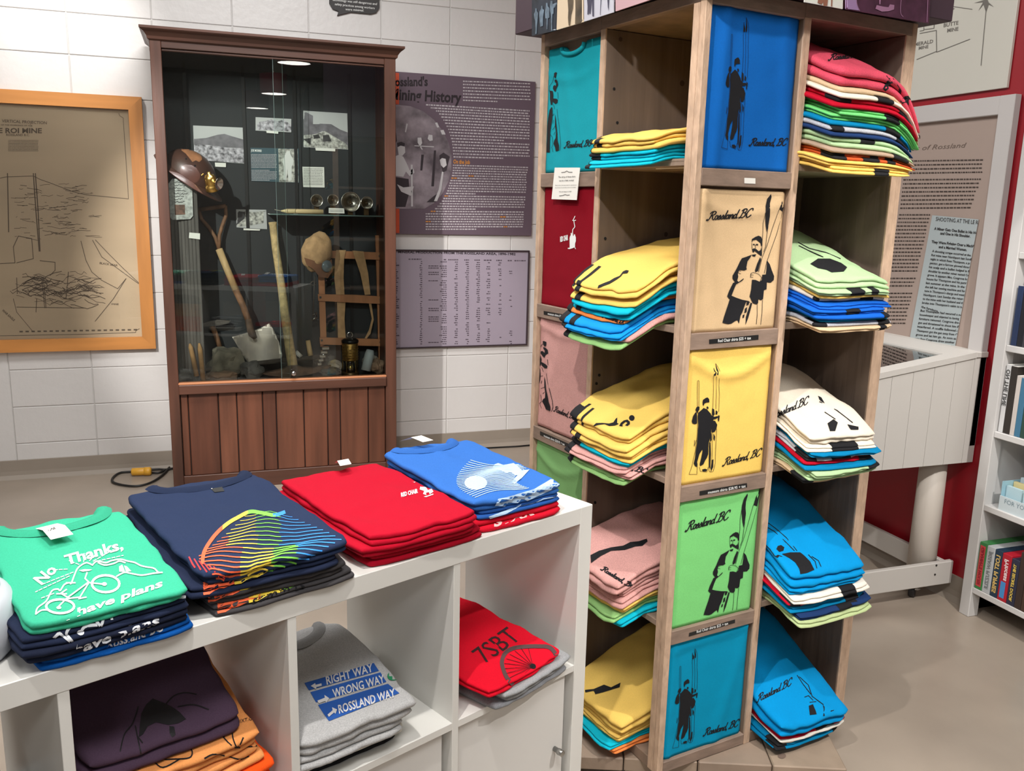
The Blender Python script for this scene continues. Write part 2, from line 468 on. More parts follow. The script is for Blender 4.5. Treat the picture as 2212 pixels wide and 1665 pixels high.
mb = MB(); mb.prism([(fx0, fz0), (fx1, fz0), (fx1-fw, fz0+fw), (fx0+fw, fz0+fw)], lambda a, b: (a, fy, b), lambda a, b: (a, WY, b)); mb.build('frame_rail', oak_h, t)
mb = MB(); mb.prism([(fx0, fz1), (fx0+fw, fz1-fw), (fx1-fw, fz1-fw), (fx1, fz1)], lambda a, b: (a, fy, b), lambda a, b: (a, WY, b)); mb.build('frame_rail', oak_h, t)
sheet = MB().box(fx0+fw-.005, fx1-fw+.005, WY-.012, WY-.004, fz0+fw-.005, fz1-fw+.005).build('map_sheet', map_paper, t)
bpy.context.view_layer.update()
Z3 = (0, 180, 2.774)
ml = []
ml += strokes([[(0, 148), (712, 180), (718, 195), (738, 207), (770, 690), (835, 1470), (815, 1480), (812, 1492), (490, 1503), (0, 1512)]], 3)
ml += strokes([[(0, 568), (40, 560), (200, 555), (240, 575), (310, 600), (440, 650), (520, 668), (770, 692)]], 3.4)
ml += strokes([[(45, 540), (52, 890)], [(200, 540), (215, 760), (235, 1005)], [(212, 540), (228, 760), (240, 1005)]], 6)
ml += strokes([[(485, 945), (515, 1060), (550, 1130), (610, 1180), (705, 1230), (755, 1170), (680, 1290), (570, 1425)],
               [(555, 940), (610, 1040), (720, 1120), (830, 1200)], [(572, 938), (650, 1020), (740, 1110), (832, 1196)]], 4)
rnd = random.Random(4)
for k in range(100):   # tunnels of the plan drawing
    x, y = rnd.uniform(60, 520), rnd.gauss(1225, 45); L = [(x, y)]
    for q in range(rnd.randint(2, 5)): x += rnd.uniform(10, 45); y += rnd.uniform(-22, 22); L.append((x, y))
    ml += strokes([L], rnd.choice((2.2, 3, 4)))
for k in range(110):   # stopes of the section drawing
    x, y = rnd.uniform(60, 540), rnd.uniform(600, 930); L = [(x, y)]
    for q in range(rnd.randint(1, 3)): x += rnd.uniform(6, 40); y += rnd.uniform(-8, 8); L.append((x, y))
    ml += strokes([L], rnd.choice((2, 2.6)))
ml += strokes([[(250, 1160), (268, 1345)], [(260, 1160), (276, 1345)], [(100, 1165), (104, 1260)], [(100, 1340), (510, 1346)], [(220, 1290), (216, 1370)],
               [(410, 1130), (396, 1290)], [(240, 1062), (330, 1072), (330, 1120), (300, 1150)], [(0, 1080), (90, 1075), (80, 980), (110, 915), (190, 930), (200, 1050), (100, 1075)]], 4)
ml += strokes([[(80, 1290), (100, 1370), (200, 1490)]], 3)
for k in range(20): ml += strokes([[(120+k*36, 1487-k*.6), (134+k*36, 1487-k*.6)]], 9)
for k in range(8): ml += text_lines(50, 230, 340+k*9, 3, rnd)
px_decal('map_drawing', ml, map_ink, sheet, t, Z3)
for s_, a, b, h_, bo in (('VERTICAL PROJECTION', (4, 264), (101, 268.5), 6.5, .012), ('LE ROI MINE', (-12, 287), (90.5, 287.5), 11, .03),
                        ('ROSSLAND B.C.', (13.5, 293.5), (64, 294), 5, .012), ('OF THE WORKINGS OF THE', (2, 271), (70, 273), 3, .012),
                        ('BLACK BEAR', (215, 570), (254, 575.5), 4.5, .02), ('WAR EAGLE', (4, 671), (30, 694), 5, .02), ('ANNIE', (240, 658), (256, 659), 4, .02)):
    text_px('map_lettering', s_, a, b, h_, map_ink, sheet, t, bold=bo)
boxo('pane', fx0+fw, fx1-fw, WY-.022, WY-.020, fz0+fw, fz1-fw, glass('picture_glass', (1, 1, 1), 1.45), t, bev=0)

# ================================================================ wall posters
plum = mat('plum_print', srgb(98, 82, 94), .55); grey_lav = mat('lavender_print', srgb(158, 148, 162), .5)
text_lite = mat('pale_text', srgb(186, 180, 184), .7); text_or = mat('orange_text', srgb(206, 138, 60), .7)
dark_edge = mat('dark_frame_plastic', srgb(58, 46, 52), .45)
PXA, PXB, PZA, PZB = .60, 1.779, 1.245, 2.091
t = MB().box(PXA, PXB, WY-.016, WY-.004, PZA, PZB, None, .001).build('history_panel', plum)
tag(t, 'plum printed wall panel headed Rossland\'s Mining History with round photo', 'poster')
bpy.context.view_layer.update()
ZP = (830, 140, 4.382)
f_post = lambda a, b: (a, WY-.0128, b)
strip = mat('orange_strip', srgb(196, 74, 38), .6, var=.35, vscale=7)
px_decal('orange_stripe', [[(60, 70), (140, 78), (140, 375), (60, 372)], [(60, 1355), (143, 1358), (143, 1592), (60, 1590)]], strip, t, t, ZP)
photo_mat = mat('cave_photo', srgb(120, 108, 116), .6, var=.5, vscale=9, col2=srgb(168, 156, 164), detail=8)
circ = [(60, 378)]+[(130, 378), (250, 392), (370, 440), (470, 520), (550, 620), (610, 740), (635, 860), (635, 1000), (605, 1110), (550, 1220), (470, 1310), (400, 1350), (380, 1362), (60, 1362)]
px_decal('cave_photograph', [circ], photo_mat, t, t, ZP)
ph_d = mat('photo_dark', srgb(52, 44, 50), .7); ph_l = mat('photo_light', srgb(198, 196, 198), .7); ph_m = mat('photo_mid', srgb(140, 130, 136), .7)
px_decal('miner_dark', [[(120, 740), (160, 728), (196, 745), (190, 770), (150, 765), (125, 780)], [(95, 1060), (230, 1080), (240, 1200), (200, 1345), (110, 1345), (100, 1200)],
    [(520, 860), (560, 830), (620, 870), (600, 950), (590, 1000), (555, 1020), (540, 960), (525, 900)], [(350, 850), (375, 850), (360, 1000), (340, 1000)], [(470, 810), (490, 810), (470, 1150), (445, 1150)],
    [(90, 620), (110, 640), (120, 720), (95, 760)], [(400, 1300), (470, 1240), (530, 1200), (480, 1300)]], ph_d, t, t, ZP, off=.0018)
px_decal('miner_light', [[(125, 780), (155, 765), (195, 775), (198, 830), (170, 862), (135, 850)], [(92, 870), (140, 850), (180, 870), (215, 940), (240, 1000), (275, 980), (285, 1020), (240, 1055), (205, 1010), (180, 1060), (100, 1050)],
    [(525, 900), (545, 882), (580, 890), (590, 950), (560, 975), (535, 950)], [(250, 945), (268, 945), (270, 1340), (255, 1340)], [(315, 690), (350, 688), (358, 740), (345, 765), (365, 805), (350, 800), (315, 735)],
    [(420, 660), (455, 665), (458, 715), (430, 722), (410, 700)], [(120, 1130), (180, 1160), (280, 1150), (250, 1240), (160, 1200)], [(545, 1010), (560, 1015), (540, 1180), (500, 1290), (470, 1290), (515, 1180)],
    [(480, 550), (500, 545), (520, 590), (500, 595)], [(530, 620), (560, 615), (580, 660), (545, 660)], [(210, 555), (222, 560), (205, 640), (195, 635)], [(285, 762), (470, 772), (470, 780), (285, 770)]], ph_l, t, t, ZP, off=.0024)
for s_, a, b, h_ in (("Rossland's", (842, 186), (924, 185), 20), ('Mining History', (842, 214), (996, 222), 24)):
    text_px('panel_title', s_, a, b, h_, mat('title_ink', srgb(34, 24, 30), .7), t, t, bold=.03)
text_px('panel_subtitle', 'On the Job', (979, 353), (1015, 354.5), 9, text_or, t, t, bold=.03)
rnd = random.Random(9); tl = []; ol = []
for k in range(7): tl += [[(x, y+(x-745)*.038) for x, y in P] for P in text_lines(745, 1385 if k < 6 else 1070, 150+k*30, 11, rnd)]
Lx = [395, 440, 490, 520, 540, 560, 575, 590, 605, 615, 625, 632, 640, 645, 648, 650, 652, 655]
for k in range(18): tl += [[(x, y+(x-Lx[k])*(.06-.0018*k)) for x, y in P] for P in text_lines(Lx[k], 1375 if k != 11 and k != 17 else 1130, 372+k*29, 12, rnd)]
Lx2 = [650, 650, 648, 645, 640, 635, 625, 618, 612, 605, 595, 585, 570, 560, 545, 525, 505, 480, 440, 392, 392, 392, 392, 392, 392, 392]
for k in range(26):
    q = [[(x, y+(x-Lx2[k])*(.03-.0012*k)) for x, y in P] for P in text_lines(Lx2[k], (1360-k*2) if k not in (11, 17, 25) else 870, 945+k*24.2, 11, rnd)]
    if k in (4, 5, 12, 18, 20, 22, 24) and len(q) > 8:
        j = rnd.randint(0, len(q)-3) if k in (4, 24, 20) else 0; ol += q[j:j+2]; q = q[:j]+q[j+2:]
    tl += q
px_decal('body_text', tl, text_lite, t, t, ZP); px_decal('highlighted_words', ol, text_or, t, t, ZP)

t = empty('production_table_panel', (1.2, WY, .606), label='framed lavender table of mineral production figures on the block wall', cat='poster')
TA, TB, ZA, ZB = .62, 1.772, .608, 1.161
sh = MB().box(TA+.006, TB-.006, WY-.012, WY, ZA+.006, ZB-.006).build('printed_sheet', grey_lav, t)
for (a, b, c, d) in ((TA, TB, ZA, ZA+.008), (TA, TB, ZB-.008, ZB)): boxo('frame_rail', a, b, WY-.02, WY, c, d, dark_edge, t)
for (a, b) in ((TA, TA+.009), (TB-.009, TB)): boxo('frame_stile', a, b, WY-.02, WY, ZA+.008, ZB-.008, dark_edge, t)
bpy.context.view_layer.update()
tink = mat('table_ink', srgb(78, 66, 78), .7)
text_px('table_heading', 'MINERAL PRODUCTION FROM THE ROSSLAND AREA, 1896-1982', (860, 546.5), (1113.5, 551), 5, mat('heading_ink', srgb(44, 34, 42), .7), sh, t, bold=.025)
ZT = (830, 520, 3.62); rnd = random.Random(2); tl = []
cols = [(80, 150, .8), (275, 297, .95), (430, 488, .95), (545, 575, .9), (632, 662, .95), (715, 748, .95), (790, 828, .75), (885, 915, .4), (975, 1000, .3)]
for k in range(40):
    y = 155+k*16.6
    for (a, b, pr) in cols:
        if rnd.random() < pr:
            w = (b-a)*rnd.uniform(.45, 1); yy = y+(a-80)*(.018-.00055*k)
            if a == 80: tl.append([(76, yy), (76+w*.6, yy), (76+w*.6, yy+7), (76, yy+7)])
            else: tl += text_lines(b-w, b, yy, 6, rnd, 1.4, 4)
    if rnd.random() < .25: tl += text_lines(345, 425, y+5, 6, rnd, 1.4, 4)
for a, b in ((190, 297), (465, 488), (500, 578), (625, 662), (705, 750), (778, 838), (875, 922), (965, 1005), (1018, 1105)): tl += text_lines(a, b, 138+(a-80)*.014, 8, rnd)
px_decal('table_figures', tl, tink, sh, t, ZT)

# speech bubble sign and small white box high on the wall
bub = mat('bubble_print', srgb(52, 50, 50), .6)
P = [(710, -40), (818, -33), (819, 18), (812, 28), (800, 31), (757, 27), (728, 34), (731, 25), (718, 20), (711, 8)]
P3 = [onY(x, y, WY) for x, y in P]
mb = MB(); mb.prism([(p[0], p[2]) for p in P3], lambda a, b: (a, WY-.012, b), lambda a, b: (a, WY, b)); t = mb.build('speech_bubble_sign', bub)
tag(t, 'dark speech bubble sign with white lettering above the display case', 'sign'); bpy.context.view_layer.update()
for s_, a, b in (('technology was still dangerous and', (718, 1.5), (814, 11)), ('safety practices among workers', (723, 11), (809, 20)), ('were minimal.', (746, 22), (786, 25))):
    text_px('sign_lettering', s_, a, b, 5, WHITE_INK, t, t, bold=.01)
p0 = onY(1136, 26, WY); p1 = onY(1160, -20, WY)
t = empty('wall_device', (p0[0], WY, p0[2]), label='small white box fixed high on the wall beside the sign box', cat='wall box')
boxo('casing', p0[0], p1[0]+.08, WY-.05, WY, p0[2], p0[2]+.15, white_paint, t, bev=.004)
boxo('screw', p0[0]+.035, p0[0]+.041, WY-.0515, WY-.05, p0[2]+.02, p0[2]+.026, mat('screw_steel', srgb(150, 150, 150), .4, 1), t, bev=0)

# ================================================================ pendant lamps (seen mirrored in the case glass)
shade_m = mat('oxblood_shade', srgb(92, 30, 36), .7); diff_m = mat('lamp_diffuser', (1, 1, 1), .6, emit=(1, .96, .9), estr=14.0)
cordm = mat('lamp_cord', srgb(170, 170, 172), .4, .8)
GY = 4.385
def mirror_pt(x, y, dist):
    d = ray(x, y); d = d/np.linalg.norm(d); k = (GY-CAM[1])/d[1]; p = CAM+d*k; d2 = d.copy(); d2[1] = -d2[1]
    return p+d2*(dist-k)
for x, y, dist, lab in ((636, 137, 7.8, 'nearest the glass case'), (592, 203, 10.0, 'in the middle of the row'), (556, 234, 11.6, 'farthest back in the row')):
    p = mirror_pt(x, y, dist); R = .14; zb = p[2]
    t = empty('pendant_lamp', (p[0], p[1], zb), label='dark red drum pendant lamp hanging from the ceiling, '+lab, cat='lamp', group='drum pendant lamps')
    MB().lathe([(R, 0), (R, .2), (R-.004, .2), (R-.004, 0), (R, 0)], (p[0], p[1], zb), 32, cap=False).build('lamp_shade', shade_m, t, True)
    MB().lathe([(R-.005, 0), (R-.005, .004)], (p[0], p[1], zb+.008), 32).build('diffuser', diff_m, t)
    MB().lathe([(R-.004, 0), (R-.004, .003)], (p[0], p[1], zb+.195), 32).build('top_disc', shade_m, t)
    MB().tube([(p[0], p[1], zb+.198), (p[0], p[1], 3.1)], .004).build('cord', cordm, t)
# ================================================================ display case
YF, YB = 4.40, 4.64
cw = mat('case_wood', srgb(80, 50, 38), .42, var=.3, vscale=16, stretch=(1, 1, .09), bump=.06, bscale=50)
cw_h = mat('case_wood_rail', srgb(80, 50, 38), .42, var=.3, vscale=16, stretch=(.09, 1, 1), bump=.06, bscale=50)
cw_in = mat('case_wood_raw_edge', srgb(176, 116, 78), .5)
plank_mats = [mat('case_plank_%d' % k, srgb(*c), .42, var=.32, vscale=16, stretch=(1, 1, .08), bump=.06, bscale=50)
              for k, c in enumerate(((94, 56, 40), (86, 50, 36), (102, 62, 45)))]
black_felt = mat('case_backing', srgb(46, 48, 50), .9)
CX0, CX1 = -.195, .902
case = empty('display_case', (.35, YF, 0), label='tall brown wooden display case with sliding glass front', cat='display case')
boxo('stile', CX0, -.148, YF-.02, YF+.02, 0, 2.09, cw, case); boxo('stile', .848, CX1, YF-.02, YF+.02, 0, 2.09, cw, case)
boxo('side_panel', CX0, CX0+.018, YF+.02, WY-.03, 0, 2.09, cw, case); boxo('side_panel', CX1-.018, CX1, YF+.02, WY-.03, 0, 2.09, cw, case)
boxo('inner_side', -.168, -.155, YF+.02, YB, .53, 2.09, black_felt, case); boxo('inner_side', .850, .863, YF+.02, YB, .53, 2.09, cw, case)
boxo('back_panel', -.168, .863, YB, YB+.02, .5, 2.09, black_felt, case, bev=0)
boxo('top_panel', CX0, CX1, YF-.02, WY-.03, 2.09, 2.11, cw_h, case)
boxo('header_rail', -.148, .848, YF-.018, YF+.02, 2.058, 2.09, cw_h, case)
boxo('header_bead', -.148, .848, YF-.010, YF+.012, 2.046, 2.058, cw_h, case, bev=.003)
# crown moulding: profile swept round three sides
prof = [(0, 0), (.008, .006), (.010, .018), (.022, .034), (.034, .042), (.038, .046), (.038, .056), (0, .056)]
zc = 2.086
def crown(name, a, b, n, ma, mb_):
    a, b, n = Vector(a), Vector(b), Vector(n); d = (b-a).normalized()
    q = MB(); q.prism(prof, lambda o, z: tuple(a+n*o-d*o*ma+Vector((0, 0, zc+z))), lambda o, z: tuple(b+n*o+d*o*mb_+Vector((0, 0, zc+z))))
    return q.build(name, cw_h, case)
crown('crown_moulding', (CX0, YF-.02, 0), (CX1, YF-.02, 0), (0, -1, 0), 1, 1)
crown('crown_moulding', (CX0, WY-.03, 0), (CX0, YF-.02, 0), (-1, 0, 0), 0, 1)
crown('crown_moulding', (CX1, YF-.02, 0), (CX1, WY-.03, 0), (1, 0, 0), 1, 0)
boxo('sill', -.150, .850, YF-.030, YF+.02, .488, .535, cw_h, case, bev=.004)
boxo('sill_ledge', -.150, .850, YF-.026, YF+.02, .535, .544, cw_in, case, bev=.002)
boxo('display_floor', -.155, .850, YF+.02, YB, .515, .53, black_felt, case, bev=0)
boxo('base_rail', -.148, .848, YF-.012, YF+.02, 0.0, .078, cw_h, case)
px_ = [-.147, -.111, .027, .113, .235, .300, .434, .551, .616, .759, .848]
for k in range(10):
    boxo('plank', px_[k]+.0022, px_[k+1]-.0022, YF-.004, YF+.014, .078, .488, plank_mats[(k*7) % 3], case, bev=.0035)
boxo('plank_backing', -.147, .848, YF+.014, YF+.019, .078, .488, black_felt, case, bev=0)
cg = glass('case_glass', (.97, 1, .985), 1.5, 1.15)
boxo('glass_pane', -.148, .372, YF+.001, YF+.005, .544, 2.058, cg, case, bev=0)
boxo('glass_pane', .330, .848, YF-.009, YF-.005, .544, 2.058, cg, case, bev=0)
edge_g = mat('glass_edge', srgb(96, 116, 112), .3)
boxo('pane_edge', .372, .3732, YF+.001, YF+.005, .544, 2.058, edge_g, case, bev=0)
boxo('pane_edge', .3288, .330, YF-.009, YF-.005, .544, 2.058, edge_g, case, bev=0)
lockp = onY(634, 805, YF-.02)
MB().lathe([(.012, 0), (.012, .02), (.009, .024), (0, .024)], tuple(lockp), 16, (0, -1, 0)).build('lock', mat('chrome', srgb(200, 200, 200), .2, 1), case, True)
std_m = mat('slotted_standard', srgb(24, 24, 25), .5, .3)
for x in (410, 533, 641, 757):
    p = onY(x, 420, YB); boxo('shelf_standard', p[0]-.008, p[0]+.008, YB-.006, YB, .56, 2.04, std_m, case, bev=0)
shz = onY(700, 463, 4.5)[2]
boxo('glass_shelf', .30, .849, 4.43, YB-.01, shz-.006, shz, glass('shelf_glass', (.93, 1, .97), 1.5, 1.4), case, bev=0)
boxo('shelf_edge', .30, .849, 4.429, 4.4305, shz-.006, shz, edge_g, case, bev=0)
bpy.context.view_layer.update()

# ---------------------------------------------------------------- photographs on the backing
def quadpx(name, P, Y, m, label=None, cat=None, parent=None, th=.003, group=None):
    Q = [onY(x, y, Y) for x, y in P]
    mb = MB(); mb.prism([(q[0], q[2]) for q in Q], lambda a, b: (a, Y-th, b), lambda a, b: (a, Y, b))
    o = mb.build(name, m, parent)
    if label: tag(o, label, cat, group)
    bpy.context.view_layer.update(); return o
g_sky = mat('photo_sky', srgb(178, 178, 178), .5); g_mid = mat('photo_hill', srgb(104, 100, 106), .5, var=.3, vscale=30)
g_town = mat('photo_town', srgb(112, 106, 116), .5, var=.75, vscale=55, col2=srgb(205, 200, 208), detail=6)
g_dark = mat('photo_shadow', srgb(50, 48, 50), .5, var=.5, vscale=40)
g_w = mat('photo_white', srgb(215, 215, 212), .5)
g_t2 = mat('photo_ground', srgb(130, 128, 124), .5, var=.7, vscale=60, col2=srgb(210, 208, 200), detail=6)
YP = YB-.001
t = quadpx('photograph', [(417, 271), (531, 276), (534, 354), (420, 345)], YP, g_sky, 'black and white photo of a town below a round hill', 'photograph')
px_decal('hill', [[(419, 300), (445, 298), (470, 291), (485, 289), (500, 294), (532, 303), (533, 320), (419, 316)]], g_mid, t, off=.0006)
px_decal('town', [[(419, 312), (450, 313), (500, 320), (533, 318), (534, 353), (421, 345)]], g_town, t, off=.001)
t = quadpx('photograph', [(552, 253), (629, 257), (629, 286), (552, 282)], YP, g_sky, 'narrow black and white photo of mine buildings near case top', 'photograph')
px_decal('mine_buildings', [[(552, 264), (570, 262), (585, 258), (600, 262), (612, 258), (629, 270), (629, 284), (552, 280)]], g_town, t, off=.001)
t = quadpx('photograph', [(655, 239), (750, 245), (752, 323), (656, 318)], YP, g_sky, 'black and white photo of a street with railway cars', 'photograph')
px_decal('buildings', [[(655, 239), (676, 250), (676, 268), (700, 268), (702, 280), (678, 292), (656, 292)]], g_mid, t, off=.0008)
px_decal('hillside', [[(690, 267), (715, 268), (735, 280), (751, 286), (752, 322), (720, 300), (700, 290)]], g_mid, t, off=.001)
px_decal('street', [[(656, 292), (680, 290), (702, 283), (730, 300), (752, 312), (752, 322), (656, 317)]], g_t2, t, off=.0013)
px_decal('rail_cars', [[(656, 300), (672, 298), (671, 312), (656, 314)], [(676, 292), (688, 290), (692, 298), (678, 300)], [(697, 292), (710, 291), (716, 305), (698, 306)]], g_dark, t, off=.0016)
t = quadpx('photograph', [(510, 452), (575, 453), (577, 495), (511, 491)], YP, g_sky, 'black and white photo of a mine camp among trees, lower', 'photograph')
px_decal('camp', [[(510, 462), (530, 456), (550, 458), (575, 455), (577, 480), (545, 486), (511, 490)]], g_t2, t, off=.001)
px_decal('trees', [[(510, 462), (516, 456), (530, 458), (528, 472), (511, 486)], [(548, 458), (575, 454), (576, 468), (555, 466)]], g_dark, t, off=.0013)
teal_p = mat('teal_panel', srgb(52, 78, 88), .6)
t = quadpx('joe_morris_panel', [(541, 319), (645, 321), (646, 395), (543, 391)], YP, teal_p, 'teal text panel headed JOE MORRIS with a standing man photo', 'panel')
t.name = 'biography_panel'
text_px('panel_heading', 'JOE MORRIS', (542, 327), (565, 328), 5, WHITE_INK, t, t, bold=.03)
rnd = random.Random(3); tl = []
for k in range(18): tl += text_lines(542+k*.1, 598 if k not in (10, 17) else 582, 333+k*3.1+(0 if k < 10 else 3), 1.3, rnd)
px_decal('body_text', tl, text_lite, t)
px_decal('portrait_ground', [[(601, 321), (643, 322), (645, 394), (603, 393)]], g_t2, t, off=.0008)
px_decal('portrait_man', [[(619, 327), (626, 326), (628, 335), (634, 345), (633, 355), (630, 360), (630, 388), (623, 390), (621, 365), (618, 389), (612, 388), (613, 358), (610, 350), (614, 338)]], g_w, t, off=.0014)
t = quadpx('text_card', [(653, 360), (700, 361), (701, 405), (655, 404)], YP, PAPER, 'pale printed text card pinned below the street photo', 'card')
rnd = random.Random(5); tl = []
for k in range(11): tl += text_lines(656, 697, 364+k*3.4, 1.2, rnd)
px_decal('card_text', tl, mat('grey_text', srgb(120, 120, 120), .7), t)
for P, lab in (([(464, 351), (488, 352), (488, 361), (465, 360)], 'hill town photo'), ([(575, 282), (601, 284), (601, 289), (576, 287)], 'narrow mine photo'),
          ([(681, 319), (724, 321), (724, 327), (682, 325)], 'street photo'), ([(526, 493), (562, 495), (561, 498), (526, 497)], 'mine camp photo')):
    quadpx('caption_card', P, YP-.004, PAPER, 'tiny white caption card under the '+lab, 'card', group='caption cards')
xs = .849; P = [onX(x, y, xs) for x, y in ((793, 291), (822, 291), (822, 326), (793, 325))]

# ---------------------------------------------------------------- mining relics
timber = mat('weathered_timber', srgb(92, 88, 84), .9, var=.5, vscale=22, stretch=(1, 1, .06), bump=.5, bscale=40)
steel_old = mat('old_steel', srgb(92, 86, 80), .55, .6, var=.3, vscale=18, bump=.2, bscale=60)
pale_wood = mat('pale_handle_wood', srgb(190, 158, 112), .65, var=.25, vscale=25, stretch=(1, 1, .15), bump=.1)
dark_wood = mat('dark_handle_wood', srgb(120, 84, 58), .7, var=.35, vscale=30, bump=.1)
brass = mat('brass', srgb(198, 164, 92), .28, 1.0); chrome = MATS['chrome']
canvas = mat('tan_canvas', srgb(188, 150, 108), .9, var=.15, vscale=30, bump=.3, bscale=80)
rock_m = [mat('rock_%d' % k, srgb(*c), .9, var=.5, vscale=14, bump=.8, bscale=20, detail=8) for k, c in enumerate(((112, 106, 92), (88, 86, 82), (158, 150, 138), (128, 104, 84)))]
def tubepx(pts, Y, r, n=10):
    YY = Y if isinstance(Y, (list, tuple)) else [Y]*len(pts)
    return MB().tube([tuple(onY(x, y, yy)) for (x, y), yy in zip(pts, YY)], r, n)
# timber post
a = onY(367, 600, 4.46); b = onY(436, 640, 4.46); zt = onY(400, 402, 4.5)[2]
mb = MB(); n = 9; rnd = random.Random(8)
for k in range(n):   # split grain: slim ridges side by side
    xa = a[0]+(b[0]-a[0])*k/n; xb = a[0]+(b[0]-a[0])*(k+1)/n
    mb.box(xa, xb, 4.452+rnd.uniform(0, .012), 4.56, .53, zt-rnd.uniform(0, .01), None, .003)
t = mb.build('timber_post', timber); tag(t, 'grey split timber mine post standing at left in the case', 'post'); t['kind'] = 'object'; del t['kind']
# metal plate
t = quadpx('metal_plate', [(363, 398), (372, 386), (404, 386), (415, 400), (417, 466), (411, 473), (373, 475), (366, 468)], 4.448, mat('speckled_plate', srgb(168, 170, 166), .45, .4, var=.35, vscale=70, detail=6),
           'speckled grey metal plate with handwriting and photo on the post', 'plate')
rnd = random.Random(1); tl = []
for k in range(8): tl += strokes([[(376+q*2.6, 394+k*6+rnd.uniform(-1.5, 1.5)) for q in range(rnd.randint(7, 12))]], .9, True)
px_decal('handwriting', tl, INK, t); px_decal('small_photo', [[(377, 442), (399, 442), (400, 463), (378, 464)]], mat('sepia_photo', srgb(96, 66, 52), .6, var=.5, vscale=60), t, off=.002)
quadpx('name_tag', [(409, 502), (432, 504), (432, 517), (408, 514)], 4.449, PAPER, 'small white tag sticking out beside the timber post', 'tag')
# helmet
hc = onY(418, 362, 4.49); t = empty('miner_helmet', tuple(hc), label='worn brown leather miner helmet with a brass lamp, on post', cat='helmet')
leather = mat('helmet_leather', srgb(74, 48, 40), .4, var=.25, vscale=14, coat=.3); leather2 = mat('helmet_worn_patch', srgb(166, 112, 78), .6, var=.3, vscale=22)
axv = Vector((.55, -.25, .80)).normalized()
V = []; F = []; NA, NH = 28, 10
e1 = Vector((.78, -.1, -.56)); e1 = (e1-axv*e1.dot(axv)).normalized(); e2 = axv.cross(e1)
for i in range(NH+1):
    ph = math.pi/2*i/NH
    for k in range(NA):
        an = 2*math.pi*k/NA; V.append(tuple(Vector(hc)+e1*(.128*math.cos(ph)*math.cos(an))+e2*(.105*math.cos(ph)*math.sin(an))+axv*(.105*math.sin(ph)-.035)))
for i in range(NH):
    for k in range(NA): F.append((i*NA+k, i*NA+(k+1) % NA, (i+1)*NA+(k+1) % NA, (i+1)*NA+k))
dome = mesh_obj('crown', V, F, leather, t, True)
V = []; F = []
for r_, h_ in ((.99, -.035), (1.18, -.052), (1.2, -.056), (.98, -.042)):
    for k in range(NA):
        an = 2*math.pi*k/NA; ext = 1+.22*max(0, math.cos(an))**2+.12*max(0, -math.cos(an))**2 if r_ > 1.1 else 1
        V.append(tuple(Vector(hc)+e1*(.128*r_*ext*math.cos(an))+e2*(.105*r_*math.sin(an))+axv*h_))
for i in range(3):
    for k in range(NA): F.append((i*NA+k, i*NA+(k+1) % NA, (i+1)*NA+(k+1) % NA, (i+1)*NA+k))
mesh_obj('brim', V, F, leather, t, True)
bpy.context.view_layer.update()
ZH = (340, 260, 5.55)
px_decal('worn_patch', [[(290, 330), (340, 308), (420, 325), (480, 370), (530, 440), (535, 470), (500, 500), (460, 480), (420, 500), (380, 450), (340, 400), (290, 365)]], leather2, dome, t, ZH, step=12)
px_decal('vent_hole', [arc_pts(345, 463, 11, 12, n=10)[:-1], arc_pts(450, 545, 12, 12, n=10)[:-1]], INK, dome, t, ZH)
lp = Vector(onY(455, 392, 4.40)); lt = empty('cap_lamp', tuple(lp), label='brass carbide lamp with round reflector fixed on the leather helmet', cat='lamp')
lax = Vector((-.15, -.3, .9)).normalized()
MB().lathe([(.026, -.045), (.030, -.042), (.030, -.020), (.024, -.014), (.026, -.008), (.026, .014), (.020, .030), (.008, .034), (.008, .044), (.005, .046)], tuple(lp), 20, tuple(lax)).build('tank', brass, lt, True)
rax = Vector((.75, -.62, -.2)).normalized()
MB().lathe([(.006, .0), (.012, .016), (.028, .030), (.030, .032), (.027, .031), (.010, .019), (.0, .017)], tuple(lp+rax*.018), 20, tuple(rax)).build('reflector', mat('nickel', srgb(200, 196, 186), .22, 1), lt, True)
MB().tube([tuple(lp+Vector((-.03, 0, .035))), tuple(lp+Vector((-.045, .01, .02))), tuple(lp+Vector((-.045, .01, -.01)))], .003).build('hook', brass, lt, True)
# shovel
t = empty('shovel', tuple(onY(555, 770, 4.52)), label='square-mouth shovel with a stained steel blade leaning in the case', cat='shovel')
bp = [(501, 728), (520, 724), (545, 718), (566, 710), (583, 700), (592, 713), (603, 738), (610, 766), (607, 780), (575, 783), (536, 784), (522, 766), (511, 745)]
Vt, Ft = tri_polys([bp], 7)
cx_, cy_ = 558, 745
Vb = []
for (x, y) in Vt:
    q = onY(x, y, 4.52); off = .028*(((x-cx_)/50)**2)-.02; Vb.append((q[0], q[1]-off+.03*((784-y)/80), q[2]))
blade_m = mat('shovel_blade', srgb(172, 164, 156), .42, .55, var=.15, vscale=9, col2=srgb(190, 180, 164))
bl = mesh_obj('blade', Vb, Ft, blade_m, t, True); so = bl.modifiers.new('th', 'SOLIDIFY'); so.thickness = .003
bpy.context.view_layer.update()
px_decal('rust_stain', [[(503, 729), (545, 719), (583, 702), (595, 722), (590, 734), (578, 722), (566, 728), (568, 742), (556, 738), (548, 728), (530, 735), (528, 748), (515, 742)]], mat('rust_stain', srgb(142, 126, 96), .8, var=.4, vscale=40), bl, t, step=6, off=.0008)
tubepx([(552, 731), (545, 722), (541, 712), (536, 690)], [4.50, 4.505, 4.515, 4.53], [.010, .019, .018, .0165]).build('socket', mat('rusty_steel', srgb(84, 64, 48), .7, .3, var=.4, vscale=40), t, True)
tubepx([(537, 694), (525, 660), (508, 624)], [4.53, 4.545, 4.56], .0165).build('strap_shaft', dark_wood, t, True)
